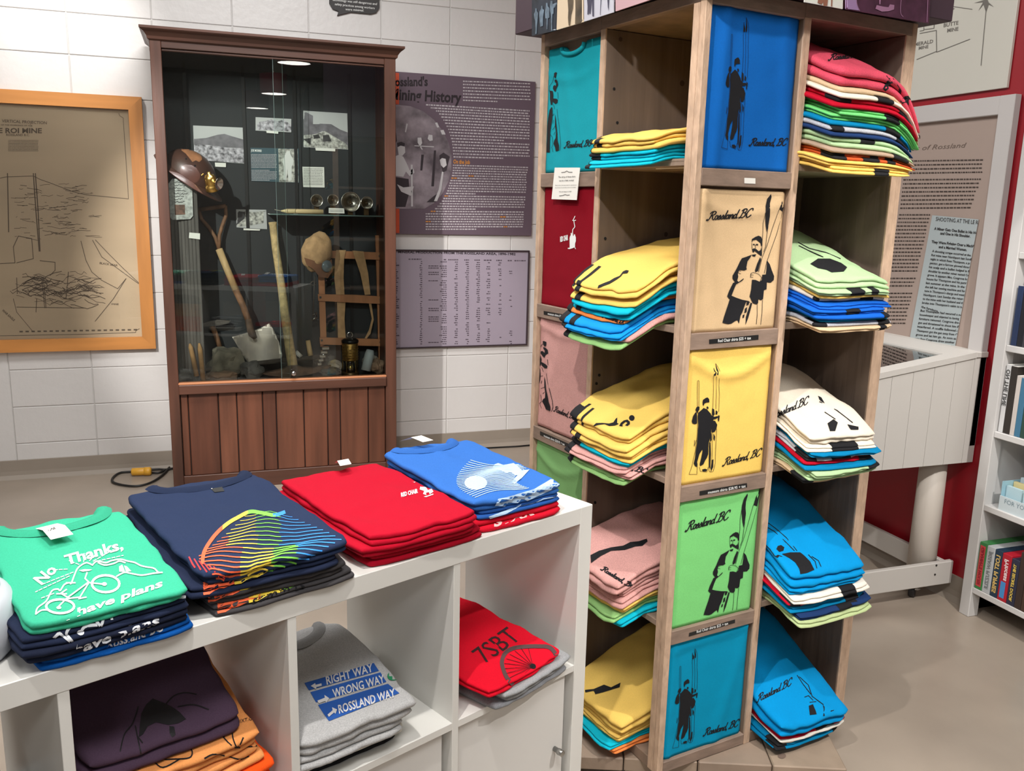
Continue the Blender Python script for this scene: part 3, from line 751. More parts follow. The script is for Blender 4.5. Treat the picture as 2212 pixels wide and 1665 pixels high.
tubepx([(509, 626), (490, 580), (473, 538)], [4.56, 4.575, 4.59], .0175).build('shaft', pale_wood, t, True)
tubepx([(473, 538), (465, 512), (452, 492), (436, 474), (428, 452)], [4.59, 4.595, 4.6, 4.605, 4.61], .009, 8).build('grip_arm', dark_wood, t, True)
tubepx([(473, 538), (474, 508), (480, 488), (488, 466), (487, 444)], [4.59, 4.595, 4.6, 4.605, 4.61], .009, 8).build('grip_arm', dark_wood, t, True)
tubepx([(427, 453), (488, 445)], 4.61, .010, 8).build('grip', dark_wood, t, True)
# pickaxe
t = empty('pickaxe', tuple(onY(636, 805, 4.45)), label='pickaxe standing on its head with a long pale wooden handle', cat='pickaxe')
tubepx([(589, 480), (590, 488), (596, 540), (607, 610), (617, 690), (625, 745), (634, 800)], [4.60, 4.598, 4.58, 4.55, 4.51, 4.49, 4.465],
       [.021, .0185, .019, .020, .022, .024, .026], 12).build('handle', mat('pick_handle', srgb(196, 168, 120), .75, var=.25, vscale=45, bump=.25, bscale=90), t, True)
hp = [(566, 810), (590, 805), (612, 800), (628, 792), (640, 792), (655, 797), (676, 798), (715, 793), (700, 803), (670, 811), (640, 816), (610, 817), (580, 814)]
Q = [onY(x, y-4, 4.455) for x, y in hp]
mb = MB(); mb.prism([(q[0], max(q[2], .532)) for q in Q], lambda a, b: (a, 4.44, b), lambda a, b: (a, 4.475, b)); mb.build('head', mat('rusty_head', srgb(96, 74, 58), .7, .3, var=.4, vscale=40, bump=.3), t)
# drill steels
for P, lab, yy in (([(437, 798), (630, 776)], 'front', (4.46, 4.50)), ([(540, 786), (700, 770)], 'rear', (4.52, 4.54))):
    t = tubepx(P, list(yy), .0115, 12).build('drill_steel', steel_old, None, True); tag(t, 'long dark steel rod lying across the rocks, %s one' % lab, 'steel rod', 'drill steels')
# small mattock behind
t = empty('mattock', tuple(onY(478, 765, 4.6)), label='small mattock with its head up behind the timber post', cat='mattock')
tubepx([(457, 700), (468, 728), (481, 770)], 4.6, .013).build('handle', dark_wood, t, True)
Q = [onY(x, y, 4.6) for x, y in ((434, 700), (450, 694), (470, 690), (497, 692), (494, 697), (472, 702), (455, 704), (440, 704))]
mb = MB(); mb.prism([(q[0], q[2]) for q in Q], lambda a, b: (a, 4.585, b), lambda a, b: (a, 4.612, b)); mb.build('head', steel_old, t)
# candle sticks / wooden wedges
for P, lab in (([(425, 812), (412, 750), (410, 742)], 'leaning left one'), ([(439, 822), (432, 752), (430, 741)], 'upright right one')):
    t = tubepx(P, 4.44, [.012, .011, .004], 8).build('wooden_stick', mat('stick_wood', srgb(176, 134, 84), .7, var=.2, vscale=30), None, True)
    tag(t, 'pale round wooden stick with a pointed tip, '+lab, 'stick', 'pale wooden sticks')
# rocks
def rock(name, cx, cy, rx, ry, Y, k, label, seed):
    c = Vector(onY(cx, cy, Y)); s = Y*1.02/FPX*1.02; bm = bmesh.new(); bmesh.ops.create_icosphere(bm, subdivisions=3, radius=1)
    c.z = max(c.z, .531+ry*s*.95)
    rr = random.Random(seed)
    for v in bm.verts:
        p = v.co.copy(); n1 = noise.noise(p*1.3+Vector((seed*3.1, 0, 0)))*.45+noise.noise(p*3.1+Vector((0, seed, 0)))*.18
        q = p*(1+n1); v.co = Vector((q.x*rx*s, q.y*min(rx, ry)*s*1.0, q.z*ry*s))
    zmin = min(v.co.z for v in bm.verts)
    for v in bm.verts: v.co.z = v.co.z-zmin+.531 if False else v.co.z
    me = bpy.data.meshes.new(name); bm.to_mesh(me); bm.free(); me.materials.append(rock_m[k])
    o = bpy.data.objects.new(name, me); COL.objects.link(o); o.location = (c.x, c.y, .531-zmin); tag(o, label, 'rock', 'ore rocks in the case'); return o
for i, (cx, cy, rx, ry, Y, k, lab) in enumerate((
    (390, 805, 20, 15, 4.46, 1, 'dark rock in the lower left corner of the case'), (490, 780, 37, 34, 4.53, 0, 'large greenish rock behind the drill steels'),
    (545, 800, 23, 18, 4.46, 1, 'grey rock below the shovel blade'), (475, 812, 30, 12, 4.455, 3, 'low reddish rock under the front drill steel'),
    (722, 790, 18, 14, 4.50, 2, 'pale speckled rock left of the lantern'), (712, 803, 22, 9, 4.45, 1, 'flat dark rock at the pick point'),
    (800, 770, 18, 16, 4.57, 2, 'pale rock behind the grey tube'), (815, 795, 14, 17, 4.47, 3, 'tan speckled rock in the lower right corner'),
    (700, 765, 20, 18, 4.59, 1, 'dark rock behind the chrome bracket'))):
    rock('rock', cx, cy, rx, ry, Y, k, lab, i+2)
# pack frame
t = empty('pack_frame', tuple(onY(760, 770, 4.58)), label='wooden pack frame with tan canvas straps standing at right', cat='pack frame')
def slat(name, P, Y, m, th=.014):
    Q = [onY(x, y, Y) for x, y in P]; mb = MB(); mb.prism([(q[0], q[2]) for q in Q], lambda a, b: (a, Y-th, b), lambda a, b: (a, Y, b)); return mb.build(name, m, t)
fw_ = mat('frame_wood', srgb(176, 118, 78), .5, var=.2, vscale=18, stretch=(1, 1, .2))
slat('upright', [(687, 595), (700, 590), (705, 742), (692, 748)], 4.58, fw_); slat('upright', [(810, 508), (824, 508), (831, 795), (818, 795)], 4.58, fw_)
slat('crosspiece', [(713, 541), (826, 545), (827, 561), (715, 557)], 4.566, fw_); slat('crosspiece', [(686, 635), (760, 636), (829, 640), (829, 656), (760, 653), (687, 649)], 4.566, fw_)
slat('crosspiece', [(690, 728), (760, 730), (829, 732), (829, 747), (760, 745), (691, 743)], 4.566, fw_)
slat('strap', [(726, 540), (747, 540), (743, 560), (742, 600), (744, 636), (726, 636), (722, 600), (724, 560)], 4.55, canvas, .004); slat('strap', [(728, 652), (746, 653), (744, 690), (747, 735), (730, 735), (729, 690)], 4.57, canvas, .004)
slat('strap', [(761, 541), (785, 543), (795, 590), (800, 636), (788, 637), (778, 590)], 4.55, canvas, .004); slat('strap', [(796, 652), (802, 655), (807, 690), (800, 720), (790, 733), (787, 732), (797, 712), (803, 688)], 4.57, canvas, .004)
for x, y in ((820, 553), (692, 642), (822, 647), (695, 735), (822, 739)):
    p = onY(x, y, 4.551); MB().lathe([(.006, 0), (.006, .003), (0, .004)], tuple(p), 10, (0, -1, 0)).build('rivet', steel_old, t)
# canvas cap
cp = Vector(onY(684, 545, 4.49)); t = empty('canvas_cap', tuple(cp), label='tan canvas miner cap hanging on the pack frame corner', cat='cap')
bm = bmesh.new(); bmesh.ops.create_icosphere(bm, subdivisions=4, radius=1)
for v in bm.verts:
    p = v.co.copy(); d = 1+.16*noise.noise(p*1.6+Vector((5, 2, 1)))+.06*noise.noise(p*4)
    q = p*d; v.co = Vector((q.x*.074+q.z*.012, q.y*.055, q.z*.098))
me = bpy.data.meshes.new('crown'); bm.to_mesh(me); bm.free(); me.shade_smooth(); me.materials.append(canvas)
o = bpy.data.objects.new('crown', me); COL.objects.link(o); o.parent = t
Q = [onY(x, y, 4.45) for x, y in ((657, 556), (700, 570), (716, 560), (718, 585), (708, 600), (690, 598), (676, 580), (662, 572))]
mb = MB(); mb.prism([(q[0], q[2]) for q in Q], lambda a, b: (a, 4.438+.3*abs(b-cp.z)*0, b), lambda a, b: (a, 4.446, b)); mb.build('visor', mat('cap_leather', srgb(128, 84, 56), .5, var=.2, vscale=20), t)
MB().lathe([(.03, 0), (.03, .004), (.024, .01), (0, .012)], tuple(onY(706, 575, 4.435)), 16, (.4, -.9, 0)).build('lens', mat('lens_glass', srgb(140, 156, 164), .1, .3), t, True)
# hanging candlestick
t = empty('miner_candlestick', tuple(onY(677, 645, 4.54)), label='thin iron candlestick hook hanging left of the pack frame', cat='candlestick')
tubepx([(680, 596), (678, 640), (676, 684)], 4.54, .0035, 6).build('spike', steel_old, t, True)
MB().tube([tuple(Vector(onY(677, 612, 4.54))+Vector((.012*math.cos(q), 0, .01*math.sin(q)))) for q in np.linspace(0, 6.0, 12)], .003, 6).build('ring', steel_old, t, True)
tubepx([(676, 680), (683, 676), (684, 684), (674, 692)], 4.54, .005, 6).build('tip', chrome, t, True)
# safety lantern
lc = Vector(onY(757, 800, 4.46)); lc.z = .531; t = empty('safety_lantern', tuple(lc), label='brass miner safety lantern with gauze chimney and ring handle', cat='lantern')
MB().lathe([(.044, 0), (.046, .006), (.044, .022), (.040, .026)], tuple(lc), 24).build('base', mat('bronze', srgb(86, 68, 44), .4, .8), t, True)
MB().lathe([(.034, .026), (.036, .04), (.036, .075), (.034, .082)], tuple(lc), 24).build('glass_chimney', glass('lantern_glass', (.9, .95, .9), 1.5, 2.0), t, True)
MB().lathe([(.012, .026), (.016, .045), (.010, .06), (0, .064)], tuple(lc), 16).build('burner', brass, t, True)
for k in range(5):
    an = 2*math.pi*k/5+.3; MB().tube([tuple(lc+Vector((.040*math.cos(an), .040*math.sin(an), z))) for z in (.024, .172)], .0025, 6).build('guard_rod', brass, t)
MB().lathe([(.034, .082), (.040, .086), (.040, .170), (.036, .174)], tuple(lc), 24).build('gauze', mat('brass_gauze', srgb(150, 118, 64), .45, .9, var=.5, vscale=120), t, True)
mb = MB()
for k in range(6): mb.lathe([(.0402, .088+k*.014), (.0418, .0895+k*.014), (.0402, .091+k*.014)], tuple(lc), 24)
o = mb.build('gauze_bands', brass, t, True); tag(o, kind='stuff')
MB().lathe([(.040, .174), (.044, .178), (.043, .188), (.030, .196), (.008, .2), (0, .2)], tuple(lc), 24).build('lid', mat('black_iron', srgb(34, 34, 34), .35, .6), t, True)
MB().tube([tuple(lc+Vector((.014*math.cos(q), 0, .214+.014*math.sin(q)))) for q in np.linspace(-1.4, 4.4, 14)], .003, 6).build('ring_handle', chrome, t, True)
# tube, bracket, hammer
t = empty('paper_tube', tuple(onY(795, 803, 4.45)), label='light grey paper tube leaning beside the lantern', cat='tube')
tubepx([(790, 800), (798, 765), (800, 756)], [4.45, 4.46, 4.465], [.0255, .0245, .019], 16).build('body', mat('grey_tube', srgb(158, 166, 168), .6), t, True)
t = empty('chrome_bracket', tuple(onY(690, 785, 4.47)), label='small chrome ribbed clamp standing among the rocks', cat='clamp')
for k in range(5):
    p = onY(703-k*3.3, 752+k*8.5, 4.47); boxo('jaw', p[0]-.019+.002*k, p[0]+.019-.002*k, 4.46, 4.485, p[2]-.007, p[2]+.007, chrome, t, bev=.002)
tubepx([(704, 750), (688, 795)], 4.475, .008, 8).build('stem', chrome, t, True)
t = empty('hammer', tuple(onY(668, 770, 4.57)), label='short hammer handle standing behind the pick handle', cat='hammer')
tubepx([(665, 735), (672, 775)], 4.57, [.012, .015]).build('handle', pale_wood, t, True); tubepx([(642, 768), (648, 762)], 4.52, .02, 12).build('head', mat('pale_stone', srgb(190, 186, 178), .7), t, True)
# glass shelf things
t = empty('wax_candle', tuple(onY(650, 456, 4.5)), label='cream wax candle lying on the glass shelf', cat='candle')
zc_ = shz+.0125
q0, q1 = onY(607, 456, 4.5), onY(698, 456, 4.5)
MB().tube([(q0[0], 4.5, zc_), (q0[0]+.03, 4.5, zc_), (q1[0], 4.5, zc_)], [.003, .0115, .012], 14).build('body', mat('wax', srgb(222, 196, 148), .5), t, True)
MB().tube([(q0[0], 4.5, zc_), (q0[0]-.03, 4.5, zc_+.006)], .0015, 6).build('wick', mat('wick', srgb(190, 180, 160), .8), t)
for x, y, r_, lab, mm in ((684, 433, .031, 'small clear lens lamp reflector, leftmost on shelf', 'nickel'), (719, 432, .029, 'dark small lamp reflector, second on shelf', 'nickel'),
                      (757, 436, .050, 'largest round nickel lamp reflector on the shelf', 'nickel'), (792, 438, .032, 'small faceted glass lamp reflector, rightmost on shelf', 'nickel')):
    c = Vector(onY(x, y, 4.52)); c.z = max(c.z, shz+r_+.004)
    t = empty('lamp_reflector', tuple(c), label=lab, cat='reflector', group='carbide lamp reflectors')
    ax = Vector((.05, -1, .05)).normalized()
    MB().lathe([(.004, -.03*r_/.05), (.5*r_, -.018*r_/.05), (.85*r_, .0), (r_, .012*r_/.05), (r_*.97, .016*r_/.05), (.84*r_, .003), (.5*r_, -.012*r_/.05), (0, -.022*r_/.05)], tuple(c), 28, tuple(ax)).build('bowl', MATS[mm], t, True)
    MB().lathe([(.006, 0), (.005, .012), (0, .014)], tuple(c+ax*-.01), 12, tuple(ax)).build('burner_tip', MATS['bronze'], t, True)
    boxo('stand', c.x-.012, c.x+.012, 4.525, 4.545, shz, shz+max(.006, c.z-r_*.7-shz), MATS['bronze'], t, bev=.001)
t = quadpx('label_card', [(710, 449), (743, 450), (744, 461), (710, 460)], 4.47, PAPER, 'white label card standing on the glass shelf', 'card')
tl = []
for k in range(2): tl += text_lines(712, 741, 453+k*3, 1, random.Random(k))
px_decal('card_text', tl, MATS['grey_text'], t)
c = onY(638, 444, 4.58); t = boxo('chalk_block', c[0]-.012, c[0]+.012, 4.57, 4.594, shz, shz+.02, PAPER, bev=.003); tag(t, 'tiny white chalk block standing behind the candle', 'chalk')
# power cord and yellow plug by the case
t = empty('extension_cable', tuple(onZ(300, 1022, 0)), label='black cable loop with a yellow plug connector on the floor', cat='cable')
blk_r = mat('black_rubber', srgb(26, 25, 24), .5)
g = lambda x, y, z=.008: tuple(onZ(x, y, z))
ZC = 4.162
fp = lambda L: [g(x/ZC, 740+y/ZC) for x, y in L]
MB().tube([Vector(p) for p in [(*p[:2], .008) for p in fp(smooth_line([(1300, 1160), (1420, 1170), (1500, 1140), (1560, 1130)], 5))]], .006, 8).build('cord', blk_r, t, True)
MB().tube(fp(smooth_line([(1185, 1160), (1080, 1170), (1015, 1215), (1020, 1255), (1120, 1282), (1240, 1288), (1360, 1255), (1460, 1190), (1540, 1100), (1580, 1040)], 6)), .006, 8).build('cord', blk_r, t, True)
MB().tube(fp(smooth_line([(1300, 1145), (1420, 1138), (1500, 1140), (1600, 1120)], 5)), .006, 8).build('cord', blk_r, t, True)
a = Vector(g(1182/ZC, 740+1165/ZC, .02)); b = Vector(g(1300/ZC, 740+1160/ZC, .02)); a.z = b.z = .022
ym = mat('yellow_plug', srgb(226, 168, 56), .4)
MB().lathe([(.014, 0), (.02, .004), (.02, .06), (.018, .064)], tuple(a), 16, tuple(b-a)).build('plug', ym, t, True)
MB().lathe([(.022, 0), (.022, .028), (.016, .034)], tuple(a+(b-a).normalized()*.062), 16, tuple(b-a)).build('socket', ym, t, True)

t = MB().tube([(1.15, WY-.06, .006), (1.45, WY-.05, .006), (1.7, WY-.065, .006), (1.95, WY-.05, .006)], .005, 8).build('floor_cable', blk_r, None, True); tag(t, 'thin black cable lying along the baseboard right of case', 'cable')
# ================================================================ folded shirts
def _axis(h, r, n):
    e = [0, .05*r, .2*r, .5*r, r]
    mid = list(np.linspace(-h+r, h-r, n+2))[1:-1]
    return [-h+q for q in e]+mid+[h-q for q in reversed(e)]
def shirt_mesh(S0, S1, cx, cy, hx, hy, rot, layers=2, nx=9, ny=10, seed=0, wob=.004, corner=.10, grow=None):
    """closed soft slabs between the height fields S0 and S1 (stack space); returns V,F"""
    V = []; F = []; c, s = math.cos(rot), math.sin(rot)
    for L in range(layers):
        f0, f1 = L/layers, (L+1)/layers
        dx = (.0022*math.sin(seed*1.7+L*2.1)); hxx = hx-.003*((L+seed) % 2); hyy = hy-.004*((L*3+seed) % 2)
        tm = (S1(cx, cy)-S0(cx, cy))/layers; r = min(max(.55*tm, .004), .02)
        gx = _axis(hxx, r, nx); gy = _axis(hyy, r, ny); nX, nY = len(gx), len(gy)
        top = {}; bot = {}; base = len(V)
        for i, a in enumerate(gx):
            for j, b in enumerate(gy):
                p, q = a/hxx, b/hyy
                A = a*math.sqrt(max(0, 1-corner*q**6)); B = b*math.sqrt(max(0, 1-corner*p**6))
                A += wob*noise.noise(Vector((3*p+seed, 4*q, L*3.3)))*abs(p); B += wob*noise.noise(Vector((4*p, 3*q+seed*1.3, L*2.2)))*abs(q)
                x = cx+dx+A*c-B*s; y = cy+A*s+B*c
                ex = min(1, (hxx-abs(a))/r); ey = min(1, (hyy-abs(b))/r)
                e = math.sqrt(max(0, 1-(1-ex)**2))*math.sqrt(max(0, 1-(1-ey)**2))
                z0 = S0(x, y); z1 = S1(x, y); zb = z0+(z1-z0)*f0; zt = z0+(z1-z0)*f1; m = (zb+zt)/2; h = (zt-zb)/2*.985
                edge = (i in (0, nX-1)) or (j in (0, nY-1))
                top[i, j] = len(V); V.append((x, y, m+h*e))
                if edge: bot[i, j] = top[i, j]
                else: bot[i, j] = len(V); V.append((x, y, m-h*e))
        for i in range(nX-1):
            for j in range(nY-1):
                F.append((top[i, j], top[i+1, j], top[i+1, j+1], top[i, j+1]))
                F.append((bot[i, j], bot[i, j+1], bot[i+1, j+1], bot[i+1, j]))
    return V, F
ORD = ['topmost', 'second from top', 'third from top', 'fourth from top', 'fifth from top', 'sixth from top', 'seventh from top', 'eighth from top', 'ninth from top', 'tenth from top',
       'eleventh from top', 'twelfth from top', 'thirteenth from top', 'fourteenth from top', 'fifteenth from top', 'sixteenth from top']
def stack(O, ex, ey, z0, specs, x0, x1, y0, y1, Hf, Hb, where, group, rot=0.0, droop=0.0, yedge=0.0, side=(0, 0), seed=1, wr=.004, jit=.006, wob=.005, wt_=1.0):
    """specs listed top to bottom: dict(col, n=colour word, t=share). Returns list of shirt objects, top first."""
    O = np.asarray(O, float); ex = np.asarray(ex, float); ey = np.asarray(ey, float)
    tot = sum(q.get('t', 1) for q in specs); rnd = random.Random(seed); cx, cy = (x0+x1)/2, (y0+y1)/2
    def height(x, y):
        s = (y-y0)/(y1-y0); s = min(max(s, -.1), 1.1); s2 = s*s*(3-2*s) if 0 <= s <= 1 else max(0, min(1, s))
        lat = 1.0; u = (x-cx)/((x1-x0)/2)
        if u > 0: lat -= side[1]*u*u
        else: lat -= side[0]*u*u
        return max(.004, (Hf+(Hb-Hf)*s2)*max(.2, lat))
    def base(x, y):
        d = max(0, yedge-y); return -droop*d*d/(.02+d)
    def S(fr, x, y):
        h = height(x, y); w = wr*noise.noise(Vector((x*11+seed*7, y*11, seed*.37)))
        return base(x, y)+h*fr+w*fr+.0005
    out = []; acc = 0.0; res = []
    for k in range(len(specs)-1, -1, -1):
        q = specs[k]; t = q.get('t', 1)/tot; f0, f1 = acc, acc+t; acc += t
        dx = rnd.uniform(-jit, jit); dy = rnd.uniform(-jit, jit); hx = (x1-x0)/2+q.get('dw', rnd.uniform(-.006, .004)); hy = (y1-y0)/2
        y_ = cy+q.get('dy', dy); x_ = cx+q.get('dx', dx)
        S0 = lambda x, y, f=f0: S(f, x, y)
        S1 = lambda x, y, f=f1: S(f, x, y)
        if k == 0:
            S1 = lambda x, y, f=f1: S(f, x, y)+wt_*(.0030*noise.noise(Vector((x*17+seed, y*15, 3.1)))+.0040*(.4-abs(noise.noise(Vector((x*8+y*5+seed*2, y*16-x*6, 1.7)))))+.0016*noise.noise(Vector((x*45, y*38+seed, 9))))
        th = t*(Hf+Hb)/2
        V, F = shirt_mesh(S0, S1, x_, y_, hx, hy, rot+q.get('rot', rnd.uniform(-.035, .035)), q.get('layers', 2 if th > .0165 else 1), seed=k+seed, nx=22 if k == 0 else 9, ny=24 if k == 0 else 10, wob=wob)
        V3 = [tuple(O+ex*v[0]+ey*v[1]+np.array([0, 0, z0+v[2]])) for v in V]
        name = q.get('name', 'folded_shirt'); o = mesh_obj(name, V3, F, fabric(*q['col'], heather=q.get('hea', .06)), None, True)
        tag(o, q.get('label') or '%s folded T-shirt, %s %s' % (q['n'], ORD[k] if len(specs) > 1 else '', where), 'T-shirt', group)
        res.append(o)
    bpy.context.view_layer.update()
    res.reverse()
    info = dict(O=O, ex=ex, ey=ey, z0=z0, S=S, specs=specs)
    return res, info
def W3(info, x, y, dz=0.0, fr=1.0):
    return tuple(info['O']+info['ex']*x+info['ey']*y+np.array([0, 0, info['z0']+info['S'](fr, x, y)+dz]))
def collar(sh, info, cx, yb, w, d, m, tagm=None, tagpos=0.0, rot=0.0):
    """ribbed neck band: a U lying on the back edge of the top shirt"""
    pts = []; c, s = math.cos(rot), math.sin(rot)
    for k in range(25):
        a = math.pi*(k/24); x = cx-w*math.cos(a); y = yb-d*math.sin(a)
        X = cx+(x-cx)*c-(y-yb)*s; Y = yb+(x-cx)*s+(y-yb)*c
        pts.append((X, Y))
    V = []; F = []
    for k, (x, y) in enumerate(pts):
        for q in range(5):
            dx, dy = cx-x, yb-y; L = math.hypot(dx, dy)+1e-6
            o = (q-1.5)*.0075; hz = (.0015, .006, .0075, .006, -.004)[q]
            V.append(W3(info, x+dx/L*o, y+dy/L*o, hz))
    for k in range(24):
        for q in range(4): F.append((k*5+q, (k+1)*5+q, (k+1)*5+q+1, k*5+q+1))
    mesh_obj('collar', V, F, m, sh, True)
    if tagm:
        V = []; F = []
        for i in range(5):
            for j in range(2):
                V.append(W3(info, cx+tagpos+(j-.5)*.032+.006*i*.4, yb-.006-.012*i+.02, .012+.012*math.sin(i*.8)))
        for i in range(4): F.append((i*2, i*2+1, i*2+3, i*2+2))
        return mesh_obj('price_tag', V, F, tagm, sh)

# ================================================================ white cube shelf unit
ka = math.radians(-23.3629)
def k2w(x, y, z=0.0):
    dx, dy = x+1.3808, y+1.2261; c, s = math.cos(ka), math.sin(ka)
    return (dx*c+dy*s, -dx*s+dy*c, z)
KO = np.array(k2w(0, 0, 0)); KX = np.array(k2w(1, 0, 0))-KO; KY = np.array(k2w(0, 1, 0))-KO
kf = lambda x, y, z: k2w(x, y, z)
lam = mat('white_laminate', srgb(214, 213, 208), .35, bump=.01, bscale=60); lam_d = mat('white_door', srgb(208, 206, 202), .4)
ks = empty('cube_shelf_unit', k2w(-.73, .19, 0), label='low white cube shelf unit holding folded shirts, in front', cat='shelf unit')
LX = -1.464
boxo('top_panel', LX+.038, -.038, 0, .39, .732, .77, lam, ks, kf, .0012); boxo('bottom_panel', LX+.038, -.038, 0, .39, 0, .038, lam, ks, kf, .0012)
boxo('side_panel', -.038, 0, 0, .39, 0, .77, lam, ks, kf, .0012); boxo('side_panel', LX, LX+.038, 0, .39, 0, .77, lam, ks, kf, .0012)
for xa in (-.389, -.740, -1.091): boxo('divider', xa, xa+.016, .001, .389, .038, .732, lam, ks, kf, .0008)
for xa in (-.373, -.724, -1.075, -1.426): boxo('shelf', xa, xa+.335, .001, .389, .381, .397, lam, ks, kf, .0008)
for k, xa in enumerate((-.373, -.724)):
    dr_ = boxo('door', xa+.003, xa+.318, .012, .028, .042, .378, lam_d, ks, kf, .001)
    bpy.context.view_layer.update()
    kn = MB().lathe([(.006, 0), (.006, .012), (.0075, .013), (.0075, .026), (.006, .027), (0, .027)], k2w(xa+.292, .012, .20), 16, tuple(-KY)); kn.build('knob', mat('brushed_steel', srgb(170, 170, 168), .3, 1), dr_, True)
bpy.context.view_layer.update()

navy = (31, 39, 62); navy2 = (27, 33, 52)
# --- green stack
gs, gi = stack(KO, KX, KY, .77, [dict(col=(58, 172, 136), n='green', t=1.0, dw=-.004, dx=.004, dy=-.006, label='green No Thanks bike print T-shirt, topmost on its stack'),
    dict(col=navy, n='navy', t=1.0, dx=-.004, dw=.004, label='navy bike print T-shirt directly under the green one'), dict(col=navy2, n='navy', t=1.1, dx=-.008, dw=.004, label='navy I have plans T-shirt, third in green-topped stack'),
    dict(col=(8, 76, 150), n='royal blue', t=.9, dx=.01, dy=.0, label='royal blue Rossland BC T-shirt, lowest in green-topped stack')],
    -1.118, -.892, -.012, .372, .074, .082, '', 'shirts on the cube shelf top', rot=-.05, seed=3, wr=.003)
G = gs[0]; ZG = (0, 1100, 4.8087)
collar(G, gi, -.985, .378, .085, .065, fabric(52, 158, 124), None, rot=-.05)
tg = [W3(gi, -1.022+.034*j, .338-.045*i, .006+.012*math.sin(i*1.2)) for i in range(3) for j in range(2)]
tm = mesh_obj('price_tag', tg, [(0, 1, 3, 2), (2, 3, 5, 4)], PAPER, G)
bpy.context.view_layer.update()
rnd = random.Random(6); tl = []
for k in range(4): tl += text_lines(440, 560, 120+k*12, 5, rnd)
px_decal('tag_print', strokes([[(505, 215), (500, 235)], [(525, 205), (545, 200), (520, 225)], [(560, 190), (550, 210), (575, 205), (560, 190)]], 4), INK, tm, G, ZG, off=.001)
W_ = mat('mint_white_ink', srgb(222, 240, 228), .8)
bike = strokes([[(372, 1095), (392, 1030), (480, 960), (540, 855), (600, 835), (625, 850), (668, 790), (720, 770), (740, 775), (770, 700), (800, 630), (840, 590), (900, 562), (960, 585)],
    [(960, 585), (1010, 545), (1100, 560), (1160, 540), (1250, 525), (1330, 545), (1400, 560), (1460, 590), (1520, 605), (1600, 620), (1645, 660), (1685, 662)], [(372, 1095), (430, 1056), (490, 1052)],
    [(1215, 700), (1290, 662), (1340, 668), (1400, 680), (1480, 690), (1600, 670), (1685, 662)], [(1020, 560), (1090, 585), (1180, 570), (1240, 545), (1300, 560)]], 15, True)
bike += strokes([arc_pts(625, 1015, 145, 72), arc_pts(1098, 780, 142, 88)], 24)
bike += strokes([[(600, 1025), (690, 935)], [(690, 935), (830, 920), (925, 765)], [(700, 925), (910, 770)], [(925, 765), (885, 725), (905, 665)], [(590, 885), (690, 885)], [(690, 840), (630, 880), (720, 930)], [(820, 935), (895, 920)], [(940, 770), (1080, 785)], [(740, 770), (690, 770), (780, 770)]], 15)
bike += [arc_pts(612, 1028, 26, 16, n=12)[:-1], arc_pts(1085, 783, 26, 20, n=12)[:-1], [(1238, 600), (1270, 580), (1300, 655), (1240, 655)], [(1290, 590), (1320, 600), (1365, 650), (1310, 655)], [(820, 640), (880, 628), (960, 632), (930, 645), (860, 655)]]
for a, b in (((700, 628), (580, 634)), ((760, 660), (430, 790)), ((720, 700), (370, 865)), ((560, 880), (415, 935)), ((870, 550), (875, 465)), ((930, 540), (1010, 460)), ((970, 545), (1150, 440)), ((1010, 545), (1280, 485)), ((820, 580), (720, 540))):
    bike += dash([a, b], 9, 34, 18)
px_decal('bike_print', bike, W_, G, G, ZG)
q = lambda x, y: (x/4.8087, 1100+y/4.8087)
text_px('bike_print_words', 'No', q(430, 792), q(600, 640), 24, W_, G, G, bold=.03, up=(-.80, -.60))
text_px('bike_print_words', 'Thanks,', q(690, 585), q(1285, 415), 22, W_, G, G, bold=.03, up=(-.28, -1))
text_px('bike_print_words', 'I have plans', q(690, 1150), q(1690, 805), 17, W_, G, G, bold=.03, up=(.05, -1))
WN = mat('cool_white_ink', srgb(206, 210, 216), .8)
px_decal('bike_print', strokes([[(560, 1330), (620, 1290), (680, 1340), (760, 1380), (690, 1300), (720, 1240), (800, 1180), (900, 1150), (1000, 1170), (1050, 1200), (1110, 1040)], [(830, 1290), (880, 1220), (1000, 1200)], [(1160, 1140), (1160, 1050), (1250, 970), (1330, 955), (1420, 980), (1440, 1040)], [(1310, 1065), (1240, 1000)],
    [(1440, 980), (1600, 950), (1900, 915), (1950, 895), (1880, 865), (1680, 855)]], 26, True)+[arc_pts(835, 1280, 40, 30, n=12)[:-1], arc_pts(1310, 1060, 34, 28, n=12)[:-1], [(1470, 940), (1510, 880), (1580, 880), (1615, 920)]], WN, gs[1], gs[1], ZG, step=14, thr=.05)
text_px('fold_print', 'I have plans', q(650, 1545), q(1650, 1190), 20, WN, gs[2], gs[2], bold=.03, up=(.1, -1))
text_px('fold_print', 'Rossland BC', q(1110, 1445), q(1690, 1260), 17, WN, gs[3], gs[3], bold=.02, up=(.1, -1))
# --- navy mountain stack
ns, ni = stack(KO, KX, KY, .77, [dict(col=(36, 48, 76), n='navy', t=1.15, dw=.0, label='navy T-shirt with rainbow mountain line print, topmost on its stack'), dict(col=navy, n='navy', t=1, dx=-.012, label='navy rainbow mountain T-shirt, second in its stack'),
    dict(col=(62, 60, 62), n='charcoal', t=1, dx=.006, label='charcoal seven summits T-shirt, third in rainbow-topped stack'), dict(col=(66, 64, 66), n='charcoal', t=.9, dx=.010, label='charcoal summits T-shirt, lowest in rainbow-topped stack')],
    -.868, -.612, -.012, .395, .078, .096, '', 'shirts on the cube shelf top', rot=-.07, seed=5, wr=.003)
N = ns[0]; ZN = (0, 940, 2.8359)
collar(N, ni, -.715, .392, .092, .055, fabric(30, 40, 64), None, rot=-.07)
bpy.context.view_layer.update()
lb = mat('neck_label_ink', srgb(24, 26, 24), .7)
